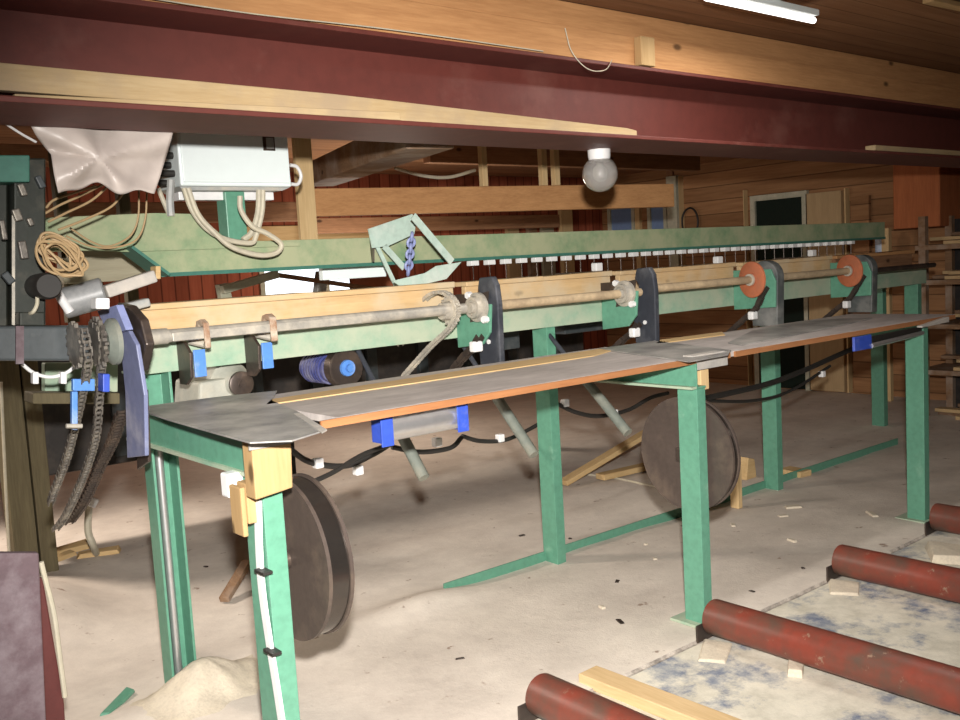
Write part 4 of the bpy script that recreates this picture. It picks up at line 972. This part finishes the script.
MB().tube([P(89, 505, 'y', 5.33), P(88, 530, 'y', 5.33), P(93, 545, 'y', 5.33), P(98, 557, 'z', 0.02)], .020).build('pipe', 'hose', wc, smooth=True)
# ------------------------------------------------------------------ floor things
ROLL = [('nearest red roller, at the bottom centre of the photo', P(535, 700, 'y', 2.36).x), ('long red roller at the foot of the middle green table leg', P(707, 620, 'y', 2.36).x),
        ('red roller third from the front, beyond the middle one', P(834, 567, 'y', 2.36).x), ('farthest red roller beside the last green table leg', P(930, 520, 'y', 2.36).x)]
for k, (lab, x) in enumerate(ROLL):
    rl = thing('conveyor_roller', (x, 1.3, -.045), lab, 'roller')
    zc = .079
    MB().lathe((x, 2.335, zc), (0, -1, 0), [(0, .060), (.004, .069), (.012, .072), (2.10, .072), (2.108, .07), (2.112, .06)], 40).build('tube', 'red_roller', rl, smooth=True)
    for yy in (2.3372, .205):
        MB().box(x-.095, x+.03, yy, yy+.008, -.03, .062).build('side_bracket', 'dark_steel', rl, bevel=.002)
def lump(name, px, py, sx, sy, sz, mat_, lab, cat, grp=None, rz=0., z=None, bev=.004):
    p = P(px, py, 'z', z or 0.0); base = floor_h(p.x, p.y) if z is None else z
    b = MB().hexa([(-sx, -sy, 0), (sx*.9, -sy, 0), (sx, sy, 0), (-sx, sy*.8, 0), (-sx*.8, -sy*.9, sz), (sx*.8, -sy, sz*.8), (sx*.9, sy*.8, sz*1.1), (-sx*.9, sy*.7, sz)])
    o = b.build(name, mat_, bevel=bev); o.location = (p.x, p.y, base-.002); o.rotation_euler.z = rz
    return tag(o, lab, cat, grp)
b = MB(); hc = P(203, 692, 'z', 0.0); NR, NA = 14, 36; last = None; ctr = None
for i in range(NR+1):
    f_ = i/NR; rg = []
    for j in range(NA):
        t = j*2*math.pi/NA; rr = .26*f_*(1+.16*math.sin(2*t+.5)+.08*math.sin(5*t))
        x, y = hc.x+.01+rr*math.cos(t)*1.1, hc.y+.0+rr*math.sin(t)
        z = .112*(math.exp(-(2.1*f_)**2)-.012) + .010*math.sin(x*40)*math.sin(y*34)*(1-f_)*f_*3 + floor_h(x, y) - .004*f_
        rg.append(b.bm.verts.new((x, y, z)))
    if last:
        for j in range(NA): b.bm.faces.new([last[j], last[(j+1) % NA], rg[(j+1) % NA], rg[j]])
    last = rg
b.bm.faces.new(last[::-1]); bmesh.ops.remove_doubles(b.bm, verts=b.bm.verts, dist=.0005)
tag(b.build('sawdust_heap', 'sawdust', smooth=True), 'small yellowish heap of sawdust at the foot of the left rear green post', 'sawdust', kind='stuff')
# plank lying on the bed beside the first roller
A, B = P(588, 684, 'z', -.02), P(760, 752, 'z', -.02)
A.z = B.z = .0145
tag(MB().bar(A, B, .10, .045).build('bed_plank', 'timber_pale_y', bevel=.004), 'pale plank lying on the roller bed beyond the nearest red roller', 'plank')
tag(MB().bar(P(563, 483, 'z', .03), P(648, 432, 'z', .26), .085, .035).build('loose_plank', 'timber_pale', bevel=.004), 'pale plank propped up on the floor behind the far disc', 'plank')
A, B = P(600, 477, 'z', .03), P(648, 466, 'z', .03)
tag(MB().bar(A, B, .09, .04).build('loose_plank', 'timber_pale', bevel=.004), 'short flat pale board on the floor behind the far disc', 'plank')
A, B = P(784, 470, 'z', .02), P(806, 474, 'z', .02)
tag(MB().bar(A, B, .12, .04).build('loose_plank', 'timber_pale', bevel=.004), 'short pale board on the floor right of the second conveyor leg', 'plank')
A, B = P(224, 600, 'z', .02), P(247, 562, 'z', .12)
tag(MB().bar(A, B, .05, .03).build('loose_stick', 'old', bevel=.004), 'short brown stick leaning behind the near green table leg', 'stick')
a = P(741, 507, 'z', 0)
tag(MB().box(a.x-.05, a.x-.01, a.y-.02, a.y+.04, 0, .26).build('upright_board', 'timber_pale_z', bevel=.004), 'short upright wooden piece right of the far disc', 'board')
a = P(750, 478, 'z', 0)
tag(MB().prism([(a.x-.07, 0), (a.x+.05, 0), (a.x+.03, .13), (a.x-.04, .15)], 'y', a.y-.02, a.y+.06).build('wood_wedge', 'timber_pale', bevel=.004), 'yellowish wooden wedge on the floor behind the far disc', 'wedge')
tag(MB().tube([P(585, 474, 'z', .006), P(620, 479, 'z', .006), P(668, 490, 'z', .006)], .008).build('floor_cord', 'hose', smooth=True), 'thin pale cord on the floor behind the far disc', 'cord')
chips = [((793, 508), .05, .03, .012, 'pale'), ((783, 516), .03, .02, .01, 'pale'), ((872, 516), .06, .02, .012, 'pale'), ((602, 607), .02, .012, .012, 'pale'), ((620, 622), .03, .012, .006, 'dark'), ((460, 660), .02, .008, .006, 'dark'),
         ((522, 536), .02, .012, .008, 'dark'), ((570, 540), .012, .01, .008, 'dark'), ((617, 581), .02, .01, .006, 'dark'), ((803, 568), .012, .01, .008, 'dark'), ((733, 525), .03, .014, .008, 'pale'), ((752, 592), .015, .01, .006, 'dark'),
         ((206, 568), .014, .010, .008, 'dark'), ((655, 560), .012, .012, .01, 'pale'), ((646, 545), .012, .01, .01, 'pale'), ((792, 541), .03, .014, .012, 'pale')]
for k, ((x, y), a, c, h, kind) in enumerate(chips):
    lump('wood_chip', x, y, a, c, h, 'sawdust' if kind == 'pale' else 'dark_steel', ('small pale wood chip' if kind == 'pale' else 'small dark bark chip') + ' lying on the sawdust floor', 'chip', kind + ' chips on the floor', rz=random.uniform(0, 3))
for (x, y, a, c, h, lab) in ((714, 652, .11, .06, .012, 'flat sawdust-covered offcut beside the end of the long red roller'), (843, 588, .10, .07, .012, 'flat offcut beside the end of the third red roller'),
                        (946, 556, .13, .09, .04, 'broad pale board piece beside the farthest red roller'), (795, 672, .05, .03, .03, 'pale crumpled scrap on the roller bed beneath the long roller')):
    lump('offcut', x, y, a, c, h, 'sawdust', lab, 'offcut', rz=.5, z=-.010)
for (x, y, a, c, h, rz, lab) in ((70, 557, .14, .05, .04, .2, 'pale offcut on the sawdust heap at left, nearest the brown uprights'), (62, 566, .10, .03, .03, .5, 'pale offcut in front of the heap at the foot of the brown uprights'), (100, 562, .12, .04, .03, -.3, 'pale offcut right of the bent grey pipe at left')):
    lump('offcut', x, y, a, c, h, 'timber_pale', lab, 'offcut', rz=rz)
lump('dark_offcut', 118, 706, .12, .02, .02, 'green', 'green-grey strip half buried in the sawdust at the bottom left', 'offcut', rz=.8)
# ------------------------------------------------------------------ light
def point(name, loc, watts, col, r):
    l = bpy.data.lights.new(name, 'POINT'); l.energy = watts; l.color = col; l.shadow_soft_size = r
    o = bpy.data.objects.new(name, l); o.location = loc; C.objects.link(o); return o
l = bpy.data.lights.new('flash_lamp', 'SPOT'); l.energy = 1330; l.color = (1.0, .955, .90); l.spot_size = math.radians(80); l.spot_blend = 1.0; l.shadow_soft_size = .045
o = bpy.data.objects.new('flash_lamp', l); C.objects.link(o); o.location = CAM + RT*.03 + V((0, 0, .24))
o.rotation_euler = (P(505, 490, 'y', 3.2)-V(o.location)).to_track_quat('-Z', 'Y').to_euler()
l = bpy.data.lights.new('left_floor_spot', 'SPOT'); l.energy = 420; l.color = (1, .86, .74); l.spot_size = 1.5; l.spot_blend = .6; l.shadow_soft_size = .25  # unseen spot standing in for daylight on the left floor
o = bpy.data.objects.new('left_floor_spot', l); C.objects.link(o); o.location = (.2, 6.3, 2.45)
o.rotation_euler = (V((1.5, 4.9, 0))-V(o.location)).to_track_quat('-Z', 'Y').to_euler()
point('hall_fill', (4.6, 6.9, 1.45), 62, (1, .86, .72), .3)  # unseen fill light added to brighten the rear wall
point('hall_fill', (6.6, .4, 2.35), 6, (1, .88, .75), .3)  # weak unseen fill light added for the right side
l = bpy.data.lights.new('tube_light', 'AREA'); l.shape = 'RECTANGLE'; l.size = .72; l.size_y = .08; l.energy = 13; l.color = (1, .96, .9)
o = bpy.data.objects.new('tube_light', l); C.objects.link(o); o.location = (3.43, 2.28, 2.488)
w = bpy.data.worlds.new('daylight'); scene.world = w; w.use_nodes = True
w.node_tree.nodes['Background'].inputs['Color'].default_value = (.9, .95, 1, 1); w.node_tree.nodes['Background'].inputs['Strength'].default_value = 2.5
scene.view_settings.view_transform = 'Standard'; scene.view_settings.look = 'None'
scene.view_settings.exposure = 0; scene.view_settings.gamma = 1
